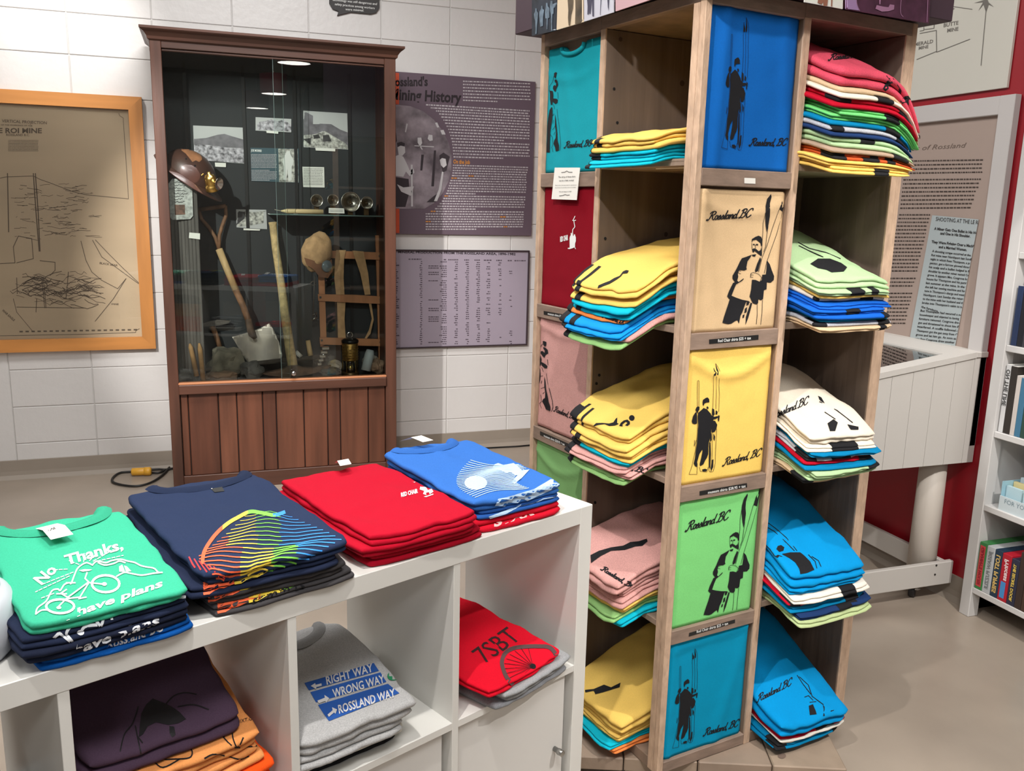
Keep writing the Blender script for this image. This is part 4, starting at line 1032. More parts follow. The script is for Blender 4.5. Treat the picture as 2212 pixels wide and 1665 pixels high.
px_decal('neck_label', [[(1275, 315), (1350, 300), (1375, 345), (1315, 352)]], lb, N, N, ZN); px_decal('neck_label_mark', [[(1288, 325), (1300, 312), (1350, 305), (1352, 316), (1305, 322), (1298, 335)]], WHITE_INK, N, N, ZN, off=.0018)
RB = [mat('rainbow_ink_%d' % i, srgb(*c), .7) for i, c in enumerate(((214, 44, 48), (236, 96, 52), (240, 210, 70), (120, 205, 70), (60, 180, 150), (44, 140, 222)))]
bands = [[] for _ in RB]; rnd = random.Random(12)
def ccol(x, y): return min(5, max(0, int((x-1235+.35*(900-y)*.2)/ (150))))
edge = smooth_line([(1240, 785), (1250, 720), (1290, 650), (1340, 590), (1400, 540), (1450, 510), (1530, 472), (1600, 478), (1680, 492), (1740, 475)], 5)
for i, seg in enumerate(zip(edge[:-1], edge[1:])):
    t_ = i/len(edge); bands[1 if t_ < .35 else 2 if t_ < .62 else 3 if t_ < .86 else 5].extend(stroke(list(seg), 22))
for k in range(17):
    f = k/16; ya = 500+f*390; xa = 1500-300*min(1, f*1.5)+max(0, f-.62)*330; xb = 1790+300*min(1, f*2.0)-max(0, f-.5)*640; yb_ = 500+f*300
    P = []
    for j in range(31):
        s = j/30; x = xa+(xb-xa)*s; y = ya+(yb_-ya)*s+math.sin(s*math.pi)*(-24+30*f)+(18*math.sin(s*9+k*.35)+9*noise.noise(Vector((s*9, k*.25, 1))))*(.4+.6*f)
        P.append((x, y))
    for a, b in zip(P[:-1], P[1:]):
        s = (a[0]-1250)/(820); c_ = 1 if s < .16 else 2 if s < .38 else 3 if s < .56 else 5
        if f > .55: c_ = 1 if s < .26 else 2 if s < .5 else 3 if s < .68 else 5
        bands[c_].extend(stroke([a, b], 2.8+6.5*f))
for k in range(7):
    bands[0].extend(strokes([[(1160+k*30, 750+k*12), (1180+k*34, 790+k*12), (1195+k*36, 812+k*13)]], 8))
for i, P in enumerate(bands):
    if P: px_decal('mountain_print', P, RB[i], N, N, ZN)
for tgt, y0_, s0 in ((ns[1], 878, 0), (ns[2], 935, 1), (ns[3], 1010, 2)):
    pass
cols = [(1, 1250, 1430), (2, 1440, 1640), (3, 1640, 1800), (5, 1800, 1960)]
for tgt, y0_ in ((ns[1], 905), (ns[2], 960), (ns[3], 1050)):
    for (ci, xa, xb) in cols:
        xa += 60*(y0_-905)/100; xb += 110*(y0_-905)/100
        P = []
        for k in range(7):
            yy = y0_-52+k*17-(xa-1300)*.36; P += stroke([(xa+(xb-xa)*j/6, yy-(xb-xa)*j/6*.36+5*math.sin(j*1.9+k)) for j in range(7)], 13)
        px_decal('mountain_print', P, RB[ci], tgt, tgt, ZN, thr=.05)
qn = lambda x, y: (x/2.8359, 940+y/2.8359)
text_px('fold_print', 'seven', qn(1475, 940), qn(1690, 845), 19, INK, ns[2], ns[2], up=(0, -1), off=.002); text_px('fold_print', 'summits', qn(1545, 1040), qn(1865, 935), 19, INK, ns[3], ns[3], up=(0, -1), off=.002)
# --- red stack
red = (172, 8, 36)
rs, ri = stack(KO, KX, KY, .77, [dict(col=(176, 10, 38), n='red', t=1, dx=.004, label='dark red T-shirt with small Red Chair print, topmost on its stack'), dict(col=red, n='red', t=1, dx=-.004, label='dark red T-shirt, second in the all red stack'),
    dict(col=(164, 8, 34), n='red', t=1.1, dx=.014, dw=.008, label='dark red T-shirt, lowest in the all red stack')], -.572, -.322, -.006, .385, .060, .066, '', 'shirts on the cube shelf top', rot=-.06, seed=8, wr=.003)
ZR = (580, 920, 3.1155); q = lambda x, y: (580+x/3.1155, 920+y/3.1155)
text_px('chest_print', 'RED CHAIR', q(893, 480), q(1006, 452), 9, WHITE_INK, rs[0], rs[0], bold=.04, up=(-.1, -1))
px_decal('chairlift_print', [[(1018, 430), (1022, 410), (1045, 402), (1060, 415), (1085, 405), (1110, 445), (1085, 462), (1080, 448), (1060, 452), (1062, 468), (1040, 460), (1048, 440)], [(1045, 478), (1075, 470), (1108, 458), (1110, 464), (1060, 482)], [(960, 375), (975, 380), (990, 378), (985, 384)]], WHITE_INK, rs[0], rs[0], ZR)
tg = [W3(ri, -.418+.028*j-.006*i, .372-.022*i+.012, .014+.012*math.sin(i*1.3)) for i in range(3) for j in range(2)]
mesh_obj('price_tag', tg, [(0, 1, 3, 2), (2, 3, 5, 4)], PAPER, rs[0])
# --- blue stack
bs, bi = stack(KO, KX, KY, .77, [dict(col=(52, 106, 184), n='blue', t=1.2, dw=.0, label='blue T-shirt with moon and snowboarder print, topmost on its stack'), dict(col=(40, 86, 160), n='blue', t=.9, dx=.006, label='blue T-shirt, second in the snowboarder-topped stack'),
    dict(col=(206, 20, 44), n='bright red', t=.7, dx=.0, label='bright red T-shirt, third in the snowboarder-topped stack'), dict(col=(206, 20, 44), n='bright red', t=.7, dx=.0, label='bright red T-shirt, lowest in the snowboarder-topped stack')],
    -.316, -.078, .004, .378, .068, .082, '', 'shirts on the cube shelf top', rot=-.06, seed=9, wr=.003)
B = bs[0]
collar(B, bi, -.185, .372, .08, .05, fabric(48, 98, 172), None, rot=-.06)
tg = [W3(bi, -.235+.03*j+.012*i, .40-.03*i, .012+.014*math.sin(i*1.3)) for i in range(3) for j in range(2)]
mesh_obj('price_tag', tg, [(0, 1, 3, 2), (2, 3, 5, 4)], PAPER, B)
bpy.context.view_layer.update()
LB = mat('pale_blue_ink', srgb(176, 204, 232), .8)
P = []
for k in range(24):
    f = k/23; xa = 1190+70*math.sin(f*2.6)-20*f+300*max(0, f-.7); ya = 310-.0*f; x0_ = 1215-60*f+300*f*f; y0_ = 300+250*f-30*math.sin(f*3)
    L = [(1360-190*math.sin(min(1, f*1.2)*1.5)+220*f*f+s*(420-60*f), 232+f*250+s*(-8+50*(1-f)*0)+16*math.sin(s*5+f*3)-70*s*f+60*s*(1-f)) for s in np.linspace(0, 1, 14)]
    P += stroke(L, 4)
P += [arc_pts(1395, 385, 76, 47, n=24)[:-1], [(1510, 280), (1520, 262), (1545, 252), (1580, 265), (1600, 262), (1650, 252), (1690, 285), (1715, 310), (1690, 332), (1660, 335), (1630, 312), (1600, 318), (1560, 300)],
      [(1640, 380), (1660, 350), (1710, 300), (1735, 265), (1757, 295), (1705, 352), (1655, 392)], [(1518, 545), (1545, 492), (1600, 482), (1700, 452), (1790, 425), (1860, 385), (1900, 360), (1945, 352), (1957, 392), (1945, 418), (1860, 450), (1700, 520), (1580, 585), (1500, 612), (1470, 600)]]
px_decal('moon_print', P, LB, B, B, ZR, step=None)
px_decal('fold_print', [[(1480, 610), (1600, 570), (1700, 525), (1690, 545), (1600, 590), (1490, 622)]]+strokes([[(1690, 540), (1780, 520), (1850, 490), (1960, 470)]], 5), LB, bs[1], bs[1], ZR, step=10, thr=.05)
PK = mat('pink_white_ink', srgb(240, 190, 186), .8)
text_px('fold_print', 'STAR', q(1515, 680), q(1790, 595), 17, PK, bs[3], bs[3], bold=.05, up=(.1, -1)); text_px('fold_print', 'STAR', q(1600, 590), q(1900, 505), 14, PK, bs[2], bs[2], bold=.05, up=(.1, -1))

# --- white round container at the left end
c = k2w(-1.225, .150, .77)
t = empty('white_container', c, label='smooth white round container at the left end of shelf top', cat='container')
cm = mat('white_ceramic', srgb(206, 210, 218), .3)
MB().lathe([(.115, 0), (.124, .012), (.128, .04), (.122, .075), (.105, .09)], c, 40).build('body', cm, t, True)
MB().lathe([(.106, .09), (.102, .098), (.07, .112), (.02, .118), (.018, .13), (0, .133)], c, 40).build('lid', cm, t, True)

# --- shirts in the cubes
ps, pi_ = stack(KO, KX, KY, .397, [dict(col=(76, 58, 76), n='dark purple', t=1.0, label='dark purple raven print T-shirt, topmost in its cube', dy=-.0, dx=.0), dict(col=(222, 146, 84), n='tan orange', t=.7, label='tan orange skeleton print T-shirt under the purple one', dx=.018, dy=-.02), dict(col=(226, 150, 88), n='tan orange', t=.8, dx=.026, dy=-.024, label='tan orange T-shirt, third in the purple-topped cube'),
    dict(col=(240, 84, 24), n='bright orange', t=.9, dx=.04, dy=-.03, label='bright orange T-shirt, fourth in the purple-topped cube'), dict(col=(240, 84, 24), n='bright orange', t=.9, dx=.04, dy=-.032, label='bright orange T-shirt, lowest in the purple-topped cube')],
    -1.055, -.800, .045, .345, .175, .285, '', 'shirts inside the cubes', rot=.03, seed=14, wr=.006)
ZQ = (0, 1360, 3.3515); q = lambda x, y: (x/3.3515, 1360+y/3.3515)
px_decal('raven_print', [[(1005, 780), (1012, 690), (1022, 610), (1060, 540), (1105, 500), (1180, 530), (1240, 558), (1300, 600), (1345, 650), (1290, 680), (1220, 692), (1130, 672), (1070, 700), (1035, 760)], [(1225, 700), (1260, 705), (1270, 760), (1245, 780), (1228, 750)]]+
    strokes([[(1200, 540), (1260, 480), (1340, 458), (1420, 470)], [(1290, 560), (1400, 545), (1510, 580)], [(1000, 560), (960, 680), (900, 760), (870, 880)], [(980, 700), (1020, 900)], [(1000, 780), (1030, 820)]], 9, True), mat('raven_ink', srgb(20, 18, 22), .7), ps[0], ps[0], ZQ, step=20)
text_px('fold_print', 'SINIXT.CO', q(1688, 690), q(1850, 650), 8, INK, ps[1], ps[1], bold=.0, up=(0, -1))
sk = strokes([[(1680, 730), (1690, 800), (1720, 850), (1760, 785)], [(1720, 850), (1850, 795)], [(1600, 760), (1700, 850), (1880, 840)], [(1480, 930), (1560, 900), (1720, 935), (1800, 920)], [(1180, 900), (1260, 870), (1340, 850), (1390, 880), (1370, 930), (1250, 940), (1190, 940), (1180, 900)], [(880, 1010), (940, 960), (1000, 940), (1080, 900)], [(1000, 1010), (1100, 960), (1180, 1000), (1300, 940)], [(1610, 700), (1640, 740), (1620, 780)]], 9, True)
for o in ps[1:3]: px_decal('skeleton_print', sk, INK, o, o, ZQ)
gr, gri = stack(KO, KX, KY, .397, [dict(col=(176, 176, 176), n='grey', t=1.3, hea=.14, label='heather grey Right Way Wrong Way T-shirt, topmost in its cube'), dict(col=(170, 170, 170), n='grey', t=1, hea=.14, dx=-.02, label='heather grey T-shirt, second in the Right Way cube'),
    dict(col=(216, 212, 202), n='off-white', t=.8, dx=-.01, dy=.02, label='off-white T-shirt, third in the Right Way cube'), dict(col=(26, 26, 28), n='black', t=.5, dx=-.01, dy=.03, dw=-.012, label='black T-shirt, lowest in the Right Way cube')],
    -.712, -.468, .0, .33, .095, .125, '', 'shirts inside the cubes', rot=-.06, seed=21, wr=.007)
ZK = (600, 1180, 3.16); q = lambda x, y: (600+x/3.16, 1180+y/3.16)
BLU = mat('blue_banner_ink', srgb(24, 80, 160), .8)
T0 = gr[0]
px_decal('banner_print', [[(182, 935), (655, 798), (690, 852), (212, 985)], [(222, 998), (700, 862), (742, 928), (262, 1068)], [(275, 1085), (752, 940), (830, 1005), (350, 1195), (310, 1140)]], BLU, T0, T0, ZK, step=25)
bpy.context.view_layer.update()
gw = mat('grey_white_ink', srgb(206, 206, 206), .8)
for s_, a, b, h_ in (('RIGHT WAY', (335, 950), (652, 858), 18), ('WRONG WAY', (380, 1040), (732, 935), 19), ('ROSSLAND WAY', (420, 1148), (805, 1032), 19)):
    text_px('banner_words', s_, q(*a), q(*b), h_, gw, T0, T0, bold=.02, up=(-.18, -1), off=.0024)
px_decal('banner_arrow', [[(225, 960), (255, 940), (258, 952), (298, 942), (300, 958), (262, 968), (262, 982)], [(270, 1060), (320, 1040), (318, 1020), (350, 1042), (330, 1075), (325, 1062), (280, 1078)], [(340, 1155), (375, 1125), (370, 1105), (405, 1120), (395, 1150), (385, 1140), (350, 1170)]], gw, T0, T0, ZK, off=.0024)
px_decal('green_circle', [arc_pts(785, 890, 37, 31, n=20)[:-1]], mat('green_ink', srgb(24, 130, 84), .8), T0, T0, ZK, off=.0024)
px_decal('black_diamonds', [[(815, 962), (842, 938), (868, 972), (842, 1000)], [(852, 958), (872, 936), (893, 966), (886, 995)]], INK, T0, T0, ZK, off=.0024)
px_decal('blue_square', [[(690, 815), (745, 805), (770, 838), (712, 850)]], BLU, T0, T0, ZK, off=.0024)
px_decal('fold_print', [[(150, 1060), (215, 1020), (330, 1200), (352, 1245), (330, 1240), (200, 1120)]], BLU, gr[1], gr[1], ZK, step=14)
collar(T0, gri, -.575, .318, .07, .05, fabric(150, 150, 150), None, rot=-.06)
sb, sbi = stack(KO, KX, KY, .397, [dict(col=(214, 14, 40), n='bright red', t=1.2, label='bright red 7SBT wheel print T-shirt, topmost in its cube'), dict(col=(150, 152, 154), n='grey', t=.8, hea=.14, dx=.03, label='heather grey T-shirt, second in the 7SBT cube'), dict(col=(140, 142, 144), n='grey', t=.8, hea=.14, dx=.03, label='heather grey T-shirt, third in the 7SBT cube'),
    dict(col=(132, 134, 138), n='grey', t=.8, hea=.14, dx=.025, label='heather grey T-shirt, lowest in the 7SBT cube')], -.342, -.105, -.03, .31, .058, .085, '', 'shirts inside the cubes', rot=.12, seed=25, wr=.005)
S_ = sb[0]
px_decal('wheel_print', strokes([smooth_line([(1605, 945), (1565, 900), (1540, 845), (1530, 790), (1550, 735), (1600, 700), (1680, 687), (1780, 684), (1850, 690), (1888, 725), (1898, 765)], 4)], 27), mat('tyre_ink', srgb(84, 62, 62), .8), S_, S_, ZK)
sp = [arc_pts(1742, 820, 20, 18, n=12)[:-1]]
for k in range(18):
    an = math.radians(100+k*14.5); sp += stroke([(1742, 820), (1742+195*math.cos(an) if math.cos(an) < 0 else 1742+140*math.cos(an), 820-135*math.sin(an)*-1 if False else 820-135*math.sin(an))], 3)
px_decal('spoke_print', sp, INK, S_, S_, ZK)
text_px('chest_print', '7SBT', q(1420, 800), q(1665, 630), 44, mat('dark_red_ink', srgb(44, 16, 20), .8), S_, S_, bold=.0, up=(-.78, -.62))
bl_, bli = stack(KO, KX, KY, .397, [dict(col=(22, 22, 25), n='black', t=1, label='black T-shirt with white emblem in the leftmost cube, topmost'), dict(col=(26, 26, 30), n='black', t=1, label='black T-shirt, lower one in the leftmost cube')], -1.40, -1.13, .03, .34, .13, .26, '', 'shirts inside the cubes', rot=0, seed=31, wr=.005)
em = strokes([arc_pts(20, 930, 80, 48, -60, 120, 14), arc_pts(20, 930, 60, 34, -60, 120, 12), [(0, 940), (60, 900), (90, 950)], [(10, 990), (60, 985), (100, 975)], [(0, 960), (40, 930), (80, 970)]], 7)
px_decal('emblem_print', em, WN, bl_[0], bl_[0], ZQ)
# ================================================================ shirt tower
th_ = math.radians(80.07)
DR = np.array([math.sin(th_), math.cos(th_), 0]); DL = np.array([-math.cos(th_), math.sin(th_), 0])
A0 = np.array([0.990, 1.682, 0.0])
tf = lambda u, v, z: tuple(A0+DR*u+DL*v+np.array([0, 0, z]))
S6 = .66
def rotm(k):
    def f(u, v):
        for _ in range(k): u, v = S6-v, u
        return u, v
    return f
tw_c = ((128, 108, 92), (118, 98, 84), (138, 118, 102))
tw_v = [mat('tower_board_%d' % i, srgb(*c), .75, var=.22, vscale=20, stretch=(1, 1, .07), bump=.15, bscale=60) for i, c in enumerate(tw_c)]
tw_in = [mat('tower_plank_%d' % i, srgb(*c), .8, var=.28, vscale=14, stretch=(1, 1, .06), bump=.12, bscale=50) for i, c in enumerate(((120, 100, 84), (106, 90, 78), (128, 106, 88)))]
tw_h = mat('tower_rail_wood', srgb(132, 112, 98), .75, var=.2, vscale=40, stretch=(.3, .3, 1), bump=.15, bscale=60)
tw_edge = mat('tower_sawn_edge', srgb(186, 158, 134), .8, var=.15, vscale=60, stretch=(1, 1, .4), bump=.3, bscale=90)
tower = empty('shirt_tower', tf(.33, .33, .05), label='tall square wooden tower with shirt panels and open shelves', cat='display tower')
ZT0, ZT1 = .05, 1.83
SH = (1.518, 1.153, .80, .443)
RZ = ((1.827, 1.86), (1.461, 1.498), (1.103, 1.141), (.748, .786), (.391, .427), (.05, .079))
rails = {}; boards = {}
def tbox(name, u0, u1, v0, v1, z0, z1, m, k, bev=.0015):
    R = rotm(k); P = [R(u0, v0), R(u1, v1)]
    ua, ub = sorted((P[0][0], P[1][0])); va, vb = sorted((P[0][1], P[1][1]))
    return boxo(name, ua, ub, va, vb, z0, z1, m, tower, tf, bev)
for k in range(4):
    tbox('corner_post', 0, .018, 0, .018, ZT0, 1.86, tw_edge, k)
    tbox('side_board', 0.004, .283, .018, .038, ZT0, ZT1, tw_in[k % 3], k)
    tbox('board_edge', 0, .004, .018, .038, ZT0, ZT1, tw_edge, k, 0)
    boards[k] = tbox('divider', 0.004, .283, .357, .377, ZT0, ZT1, tw_in[(k+1) % 3], k)
    tbox('board_edge', 0, .004, .357, .377, ZT0, ZT1, tw_edge, k, 0)
    tbox('back_plank', .283, .303, .286, .377, ZT0, ZT1, tw_in[2], k)
    for i, (a, b) in enumerate(RZ): rails[k, i] = tbox('rail', 0, .018, .377, .642, a, b, tw_h, k)
    tbox('bay_head', 0.0, .02, .018, .377, 1.83, 1.86, tw_h, k)
    for i, z in enumerate(SH): rails[k, 's%d' % i] = tbox('shelf', .002, .281, .039, .356, z-.016, z, tw_v[2], k)
    tbox('shelf', 0, .281, .039, .356, .05, .08, tw_v[0], k)
boxo('top_board', .02, S6-.02, .02, S6-.02, ZT1+.001, 1.86, tw_in[0], tower, tf)
bpy.context.view_layer.update()
px_decal('peg_hole', [arc_pts(x, y, 3, 3.4, n=10)[:-1] for x, y in ((1326, 192), (1307, 515), (1294, 810), (1333, 265), (1288, 828), (1285, 1085))], INK, boards[0], boards[0])
knot = mat('wood_knot', srgb(66, 48, 40), .8)
px_decal('wood_knot', [arc_pts(x, y, r, r*1.3, n=12)[:-1] for x, y, r in ((1473, 180, 5), (1438, 506, 4), (1340, 85, 4), (1455, 700, 3))], knot, boards[0], boards[0])
# platform under the tower: rotated planks
pl_m = [mat('platform_plank_%d' % i, srgb(*c), .7, var=.14, vscale=9, bump=.1, bscale=40) for i, c in enumerate(((150, 132, 114), (140, 122, 106)))]
pa = np.array([-.853, .522]); pb = np.array([.522, .853]); pc = np.array([.445, -.198])
plat = empty('tower_platform', tf(.33, .31, 0), label='low wooden plank platform under the shirt tower', cat='platform')
pf = lambda a, b, z: tf(*(pc+pa*a+pb*b), z)
for k in range(4): boxo('plank', k*.186+.0015, (k+1)*.186-.0015, 0, .74, .012, .049, pl_m[k % 2], plat, pf, .003)
boxo('skid', .06, .68, .08, .14, 0, .012, tw_v[1], plat, pf, 0); boxo('skid', .06, .68, .6, .66, 0, .012, tw_v[1], plat, pf, 0)
bpy.context.view_layer.update()
pk = [o for o in plat.children if o.name.startswith('plank')]
px_decal('wood_knot', [arc_pts(1689, 1633, 9, 6, n=14)[:-1]], mat('platform_knot', srgb(112, 94, 82), .8), pk[0], pk[0])

# sign box on top with photographs
sb_m = mat('sign_box_plum', srgb(58, 40, 50), .6)
BX0, BX1, BZ0, BZ1 = -.052, .712, 1.862, 2.36
sgn = empty('photo_sign_box', tf(.33, .33, BZ0), label='dark plum box of old photographs on top of the tower', cat='sign box')
mb = MB().box(BX0, BX1, BX0, BX1, BZ0, BZ1, tf, .002).build('box', sb_m, sgn)
bpy.context.view_layer.update()
def fL(px): p = on_plane(*px, A0+DR*BX0, DR)-A0; return float(p @ DL), p[2]
def fR(px): p = on_plane(*px, A0+DL*BX0, DL)-A0; return float(p @ DR), p[2]
def photoL(name, P, m, th=.003):
    q = [fL(p) for p in P]; b = MB(); b.prism(q, lambda v, z: tf(BX0-th, v, z), lambda v, z: tf(BX0, v, z)); o = b.build(name, m, sgn); bpy.context.view_layer.update(); return o
def photoR(name, P, m, th=.003):
    q = [fR(p) for p in P]; b = MB(); b.prism(q, lambda u, z: tf(u, BX0-th, z), lambda u, z: tf(u, BX0, z)); o = b.build(name, m, sgn); bpy.context.view_layer.update(); return o
night = mat('blue_photo', srgb(30, 36, 46), .5, var=.4, vscale=30); n2 = mat('blue_photo_figures', srgb(92, 108, 122), .5, var=.4, vscale=60)
ph = photoL('photograph', [(1151, 78), (1203, 66), (1206, -60), (1151, -60)], night)
ZS = (1130, 0, 11.06)
px_decal('figures', [[(275, 430), (270, 330), (300, 270), (305, 200), (330, 200), (335, 260), (365, 310), (360, 420), (345, 600), (330, 810), (300, 810), (300, 500)], [(395, 400), (400, 280), (440, 210), (445, 140), (470, 140), (475, 210), (510, 240), (490, 400), (480, 620), (420, 640)], [(530, 300), (550, 160), (560, 70), (590, 70), (600, 150), (640, 200), (640, 420), (595, 440), (590, 700), (570, 700), (575, 440), (540, 440)],
    [(650, 260), (655, 120), (665, 20), (710, 20), (715, 100), (800, 60), (810, 120), (740, 200), (735, 330), (710, 340), (700, 740), (680, 740), (670, 350)], [(640, 760), (700, 720), (790, 690), (780, 720), (700, 760)]], n2, ph, ph, ZS)
sep = mat('sepia_sky', srgb(196, 178, 152), .6); sep_d = mat('sepia_dark', srgb(74, 62, 44), .6, var=.5, vscale=40)
ph = photoL('photograph', [(1204.5, 65), (1262, 48), (1262, -60), (1208, -60)], sep)
px_decal('trees', [[(1060, -200), (1220, -200), (1200, 200), (1160, 350), (1130, 610), (1095, 640), (1080, 420), (1090, 250)], [(1250, -200), (1460, -200), (1470, 500), (1320, 560), (1250, 580), (1260, 200)]], sep_d, ph, ph, ZS)
ph = photoL('photograph', [(1264, 47), (1327, 27), (1327, -60), (1264, -60)], mat('grey_photo', srgb(176, 176, 186), .5))
px_decal('figures', [[(1530, -100), (1660, -100), (1640, 160), (1620, 330), (1590, 330), (1590, 150), (1580, 340), (1545, 350), (1550, 150)], [(1650, -100), (1700, -100), (1700, 390), (1665, 390)], [(1865, -100), (1885, -100), (1858, 360), (1848, 360)], [(2020, -60), (2070, -60), (2060, 120), (2055, 260), (2035, 180)]], mat('grey_photo_dark', srgb(56, 54, 72), .5), ph, ph, ZS)
ph = photoL('photograph', [(1332, 25), (1398, 3), (1450, -15), (1450, -60), (1332, -60)], mat('pink_photo', srgb(176, 142, 148), .5))
ph = photoR('photograph', [(1736, 5), (1818, 20), (1820, -60), (1740, -60)], mat('pale_photo', srgb(214, 214, 206), .5))
ZS2 = (1700, 0, 6.32)
px_decal('figures', [[(410, 40), (430, -60), (560, -60), (545, 80), (495, 75), (490, 30), (470, 60)], [(595, 88), (600, -60), (618, -60), (612, 90)]], mat('skin_photo', srgb(140, 92, 72), .6), ph, ph, ZS2)
ph = photoR('photograph', [(1826, 21), (2004, 51), (2010, -60), (1828, -60)], mat('purple_photo', srgb(72, 38, 58), .5, var=.4, vscale=25))
px_decal('snow', [[(800, 120), (800, -60), (940, -60), (950, 60), (985, 145)]], mat('lilac_photo', srgb(150, 120, 160), .5), ph, ph, ZS2)
px_decal('skis', strokes([[(940, -60), (950, 60), (985, 145)], [(1560, -60), (1545, 100), (1550, 190), (1580, 230)], [(1920, -60), (1905, 300)]], 9, True)+[[(1200, 120), (1220, 70), (1300, 90), (1380, 100), (1400, 60), (1460, 70), (1455, 130), (1380, 155), (1290, 160)], [(1250, -60), (1280, -60), (1270, 60), (1255, 60)]], mat('mauve_photo', srgb(156, 112, 142), .5), ph, ph, ZS2)

# price strips
strip_m = mat('black_label', srgb(24, 24, 24), .4)
def price(k, i, P, txt, a, b, h):
    o = rails[k, i]
    px_decal('price_strip', [P], strip_m, o, o, off=.0008); text_px('strip_words', txt, a, b, h, WHITE_INK, o, o, bold=.012, up=(0, -1), off=.0016)
zz = lambda ox, oy, s: (lambda x, y: (ox+x/s, oy+y/s))
q = zz(1440, 640, 7.9); price(1, 2, [q(722, 735), q(1565, 655), q(1563, 738), q(722, 812)], 'Red Chair shirts $25 + tax', q(870, 782), q(1432, 730), 6.5)
q = zz(1230, 1040, 2.664); price(1, 3, [q(748, 55), q(1020, 8), q(1022, 32), q(748, 80)], 'museum shirts $28.95 + tax', q(795, 69), q(1012, 31), 6)
price(1, 4, [q(688, 870), q(952, 792), q(952, 812), q(686, 891)], 'Red Chair shirts $25 + tax', q(730, 870), q(912, 820), 6)
q = zz(1130, 660, 5.978); price(0, 2, [q(268, 68), q(655, 135), q(655, 190), q(270, 115)], 'museum shirts $28.95 + tax', q(325, 116), q(600, 170), 5)
q = zz(1130, 520, 2.974); price(0, 3, [q(110, 1222), q(298, 1305), q(298, 1330), q(110, 1247)], 'museum shirts $28.95 + tax', q(136, 1257), q(270, 1315), 5)
px_decal('price_strip', [[(1607, 384), (1631, 385), (1631, 397), (1607, 396)]], PAPER, rails[1, 1], rails[1, 1])
px_decal('price_strip', [[(1779, 692), (1828, 689), (1828, 700), (1780, 704)]], strip_m, rails[1, 's1'], rails[1, 's1']); text_px('strip_words', 'medium', (1794, 702), (1815, 701), 4.5, WHITE_INK, rails[1, 's1'], rails[1, 's1'], up=(0, -1), off=.0018)
px_decal('price_strip', [[(1417, 350), (1478, 347), (1478, 362), (1417, 364)]], PAPER, rails[0, 's0'], rails[0, 's0'])
# paper notice taped on the left column
nq = [(1199, 362), (1253, 362), (1246, 432), (1192, 430)]
pts = [(lambda p: (float((p-A0) @ DL), p[2]))(on_plane(x, y, A0-DR*.004, DR)) for x, y in nq]
b = MB(); b.prism(pts, lambda v, z: tf(-.005, v, z), lambda v, z: tf(-.0035, v, z)); nt_ = b.build('paper_notice', PAPER); tag(nt_, 'white paper notice about shirt sizing taped between teal and red shirts', 'notice'); bpy.context.view_layer.update()
zq = zz(1130, 0, 2.972)
for s_, a, b_, h in (('The sizing of these shirts', (228, 1141), (338, 1137), 3.4), ('can be a little wonky!', (233, 1164), (328, 1161), 3.4), ('Please ask at the front desk for assistance or', (208, 1192), (346, 1189), 1.8), ("let us know if you'd like to try on the shirts.", (208, 1207), (342, 1204), 1.8), ('We are happy to help!', (232, 1234), (313, 1231), 2.4)):
    text_px('notice_words', s_, zq(*a), zq(*b_), h, mat('notice_ink', srgb(60, 60, 60), .7), nt_, nt_, bold=.01, up=(.05, -1))
px_decal('notice_flourish', [[zq(*p) for p in P] for P in strokes([[(248, 1107), (270, 1104), (283, 1098), (295, 1104), (318, 1105)], [(235, 1257), (258, 1254), (272, 1249), (285, 1253), (300, 1251)]], 3, True)], MATS['notice_ink'], nt_, nt_)

# ---------------------------------------------------------------- shirts stretched on the panels
def panel_shirt(k, z0, z1, col, label, fn, hea=.05, over=0.0, v0=.380, v1=.640, cut=None, seed=0):
    """front sheet of a shirt tucked behind the rails of column k; fn(s,t) -> extra depth towards the viewer (m)"""
    R = rotm(k); nx, nz = 26, 34; V = []; F = []
    for j in range(nz+1):
        for i in range(nx+1):
            s, t_ = i/nx, j/nz; v = v0+(v1-v0)*s; z = z0+(z1-z0)*t_
            e = min(1, s/.05, (1-s)/.05); d = .0035+(.0045+fn(s, t_))*math.sin(e*math.pi/2)+.0009*noise.noise(Vector((s*7+seed, t_*9, 0)))
            if cut: z = z-cut(s)*max(0, t_-.80)/.20
            V.append(tf(*R(.0178-d, v), z))
    n1 = len(V)
    for j in (0, nz):
        pass
    for j in range(nz):
        for i in range(nx): F.append((j*(nx+1)+i, j*(nx+1)+i+1, (j+1)*(nx+1)+i+1, (j+1)*(nx+1)+i))
    # flat back
    bnd = [i for i in range(nx+1)]+[j*(nx+1)+nx for j in range(1, nz+1)]+[nz*(nx+1)+i for i in range(nx-1, -1, -1)]+[j*(nx+1) for j in range(nz-1, 0, -1)]
    bk = []
    for idx in bnd:
        j, i = divmod(idx, nx+1); s, t_ = i/nx, j/nz; z = z0+(z1-z0)*t_
        if cut: z = z-cut(s)*max(0, t_-.80)/.20
        bk.append(len(V)); V.append(tf(*R(.0179, v0+(v1-v0)*s), z))
    m_ = len(bnd)
    for q_ in range(m_): F.append((bnd[q_], bk[q_], bk[(q_+1) % m_], bnd[(q_+1) % m_]))
    F.append(tuple(bk))
    o = mesh_obj('panel_shirt', V, F, fabric(*col, heather=hea), None, True); tag(o, label, 'T-shirt', 'shirts stretched on the tower panels')
    bpy.context.view_layer.update(); return o
g2 = lambda x, c, w: math.exp(-((x-c)/w)**2)
sag = lambda a=.006, c=.5: (lambda s, t: a*g2(t, .93-.12*math.sin(math.pi*s), .05)+.002*g2(t+.3*s, .7, .15))
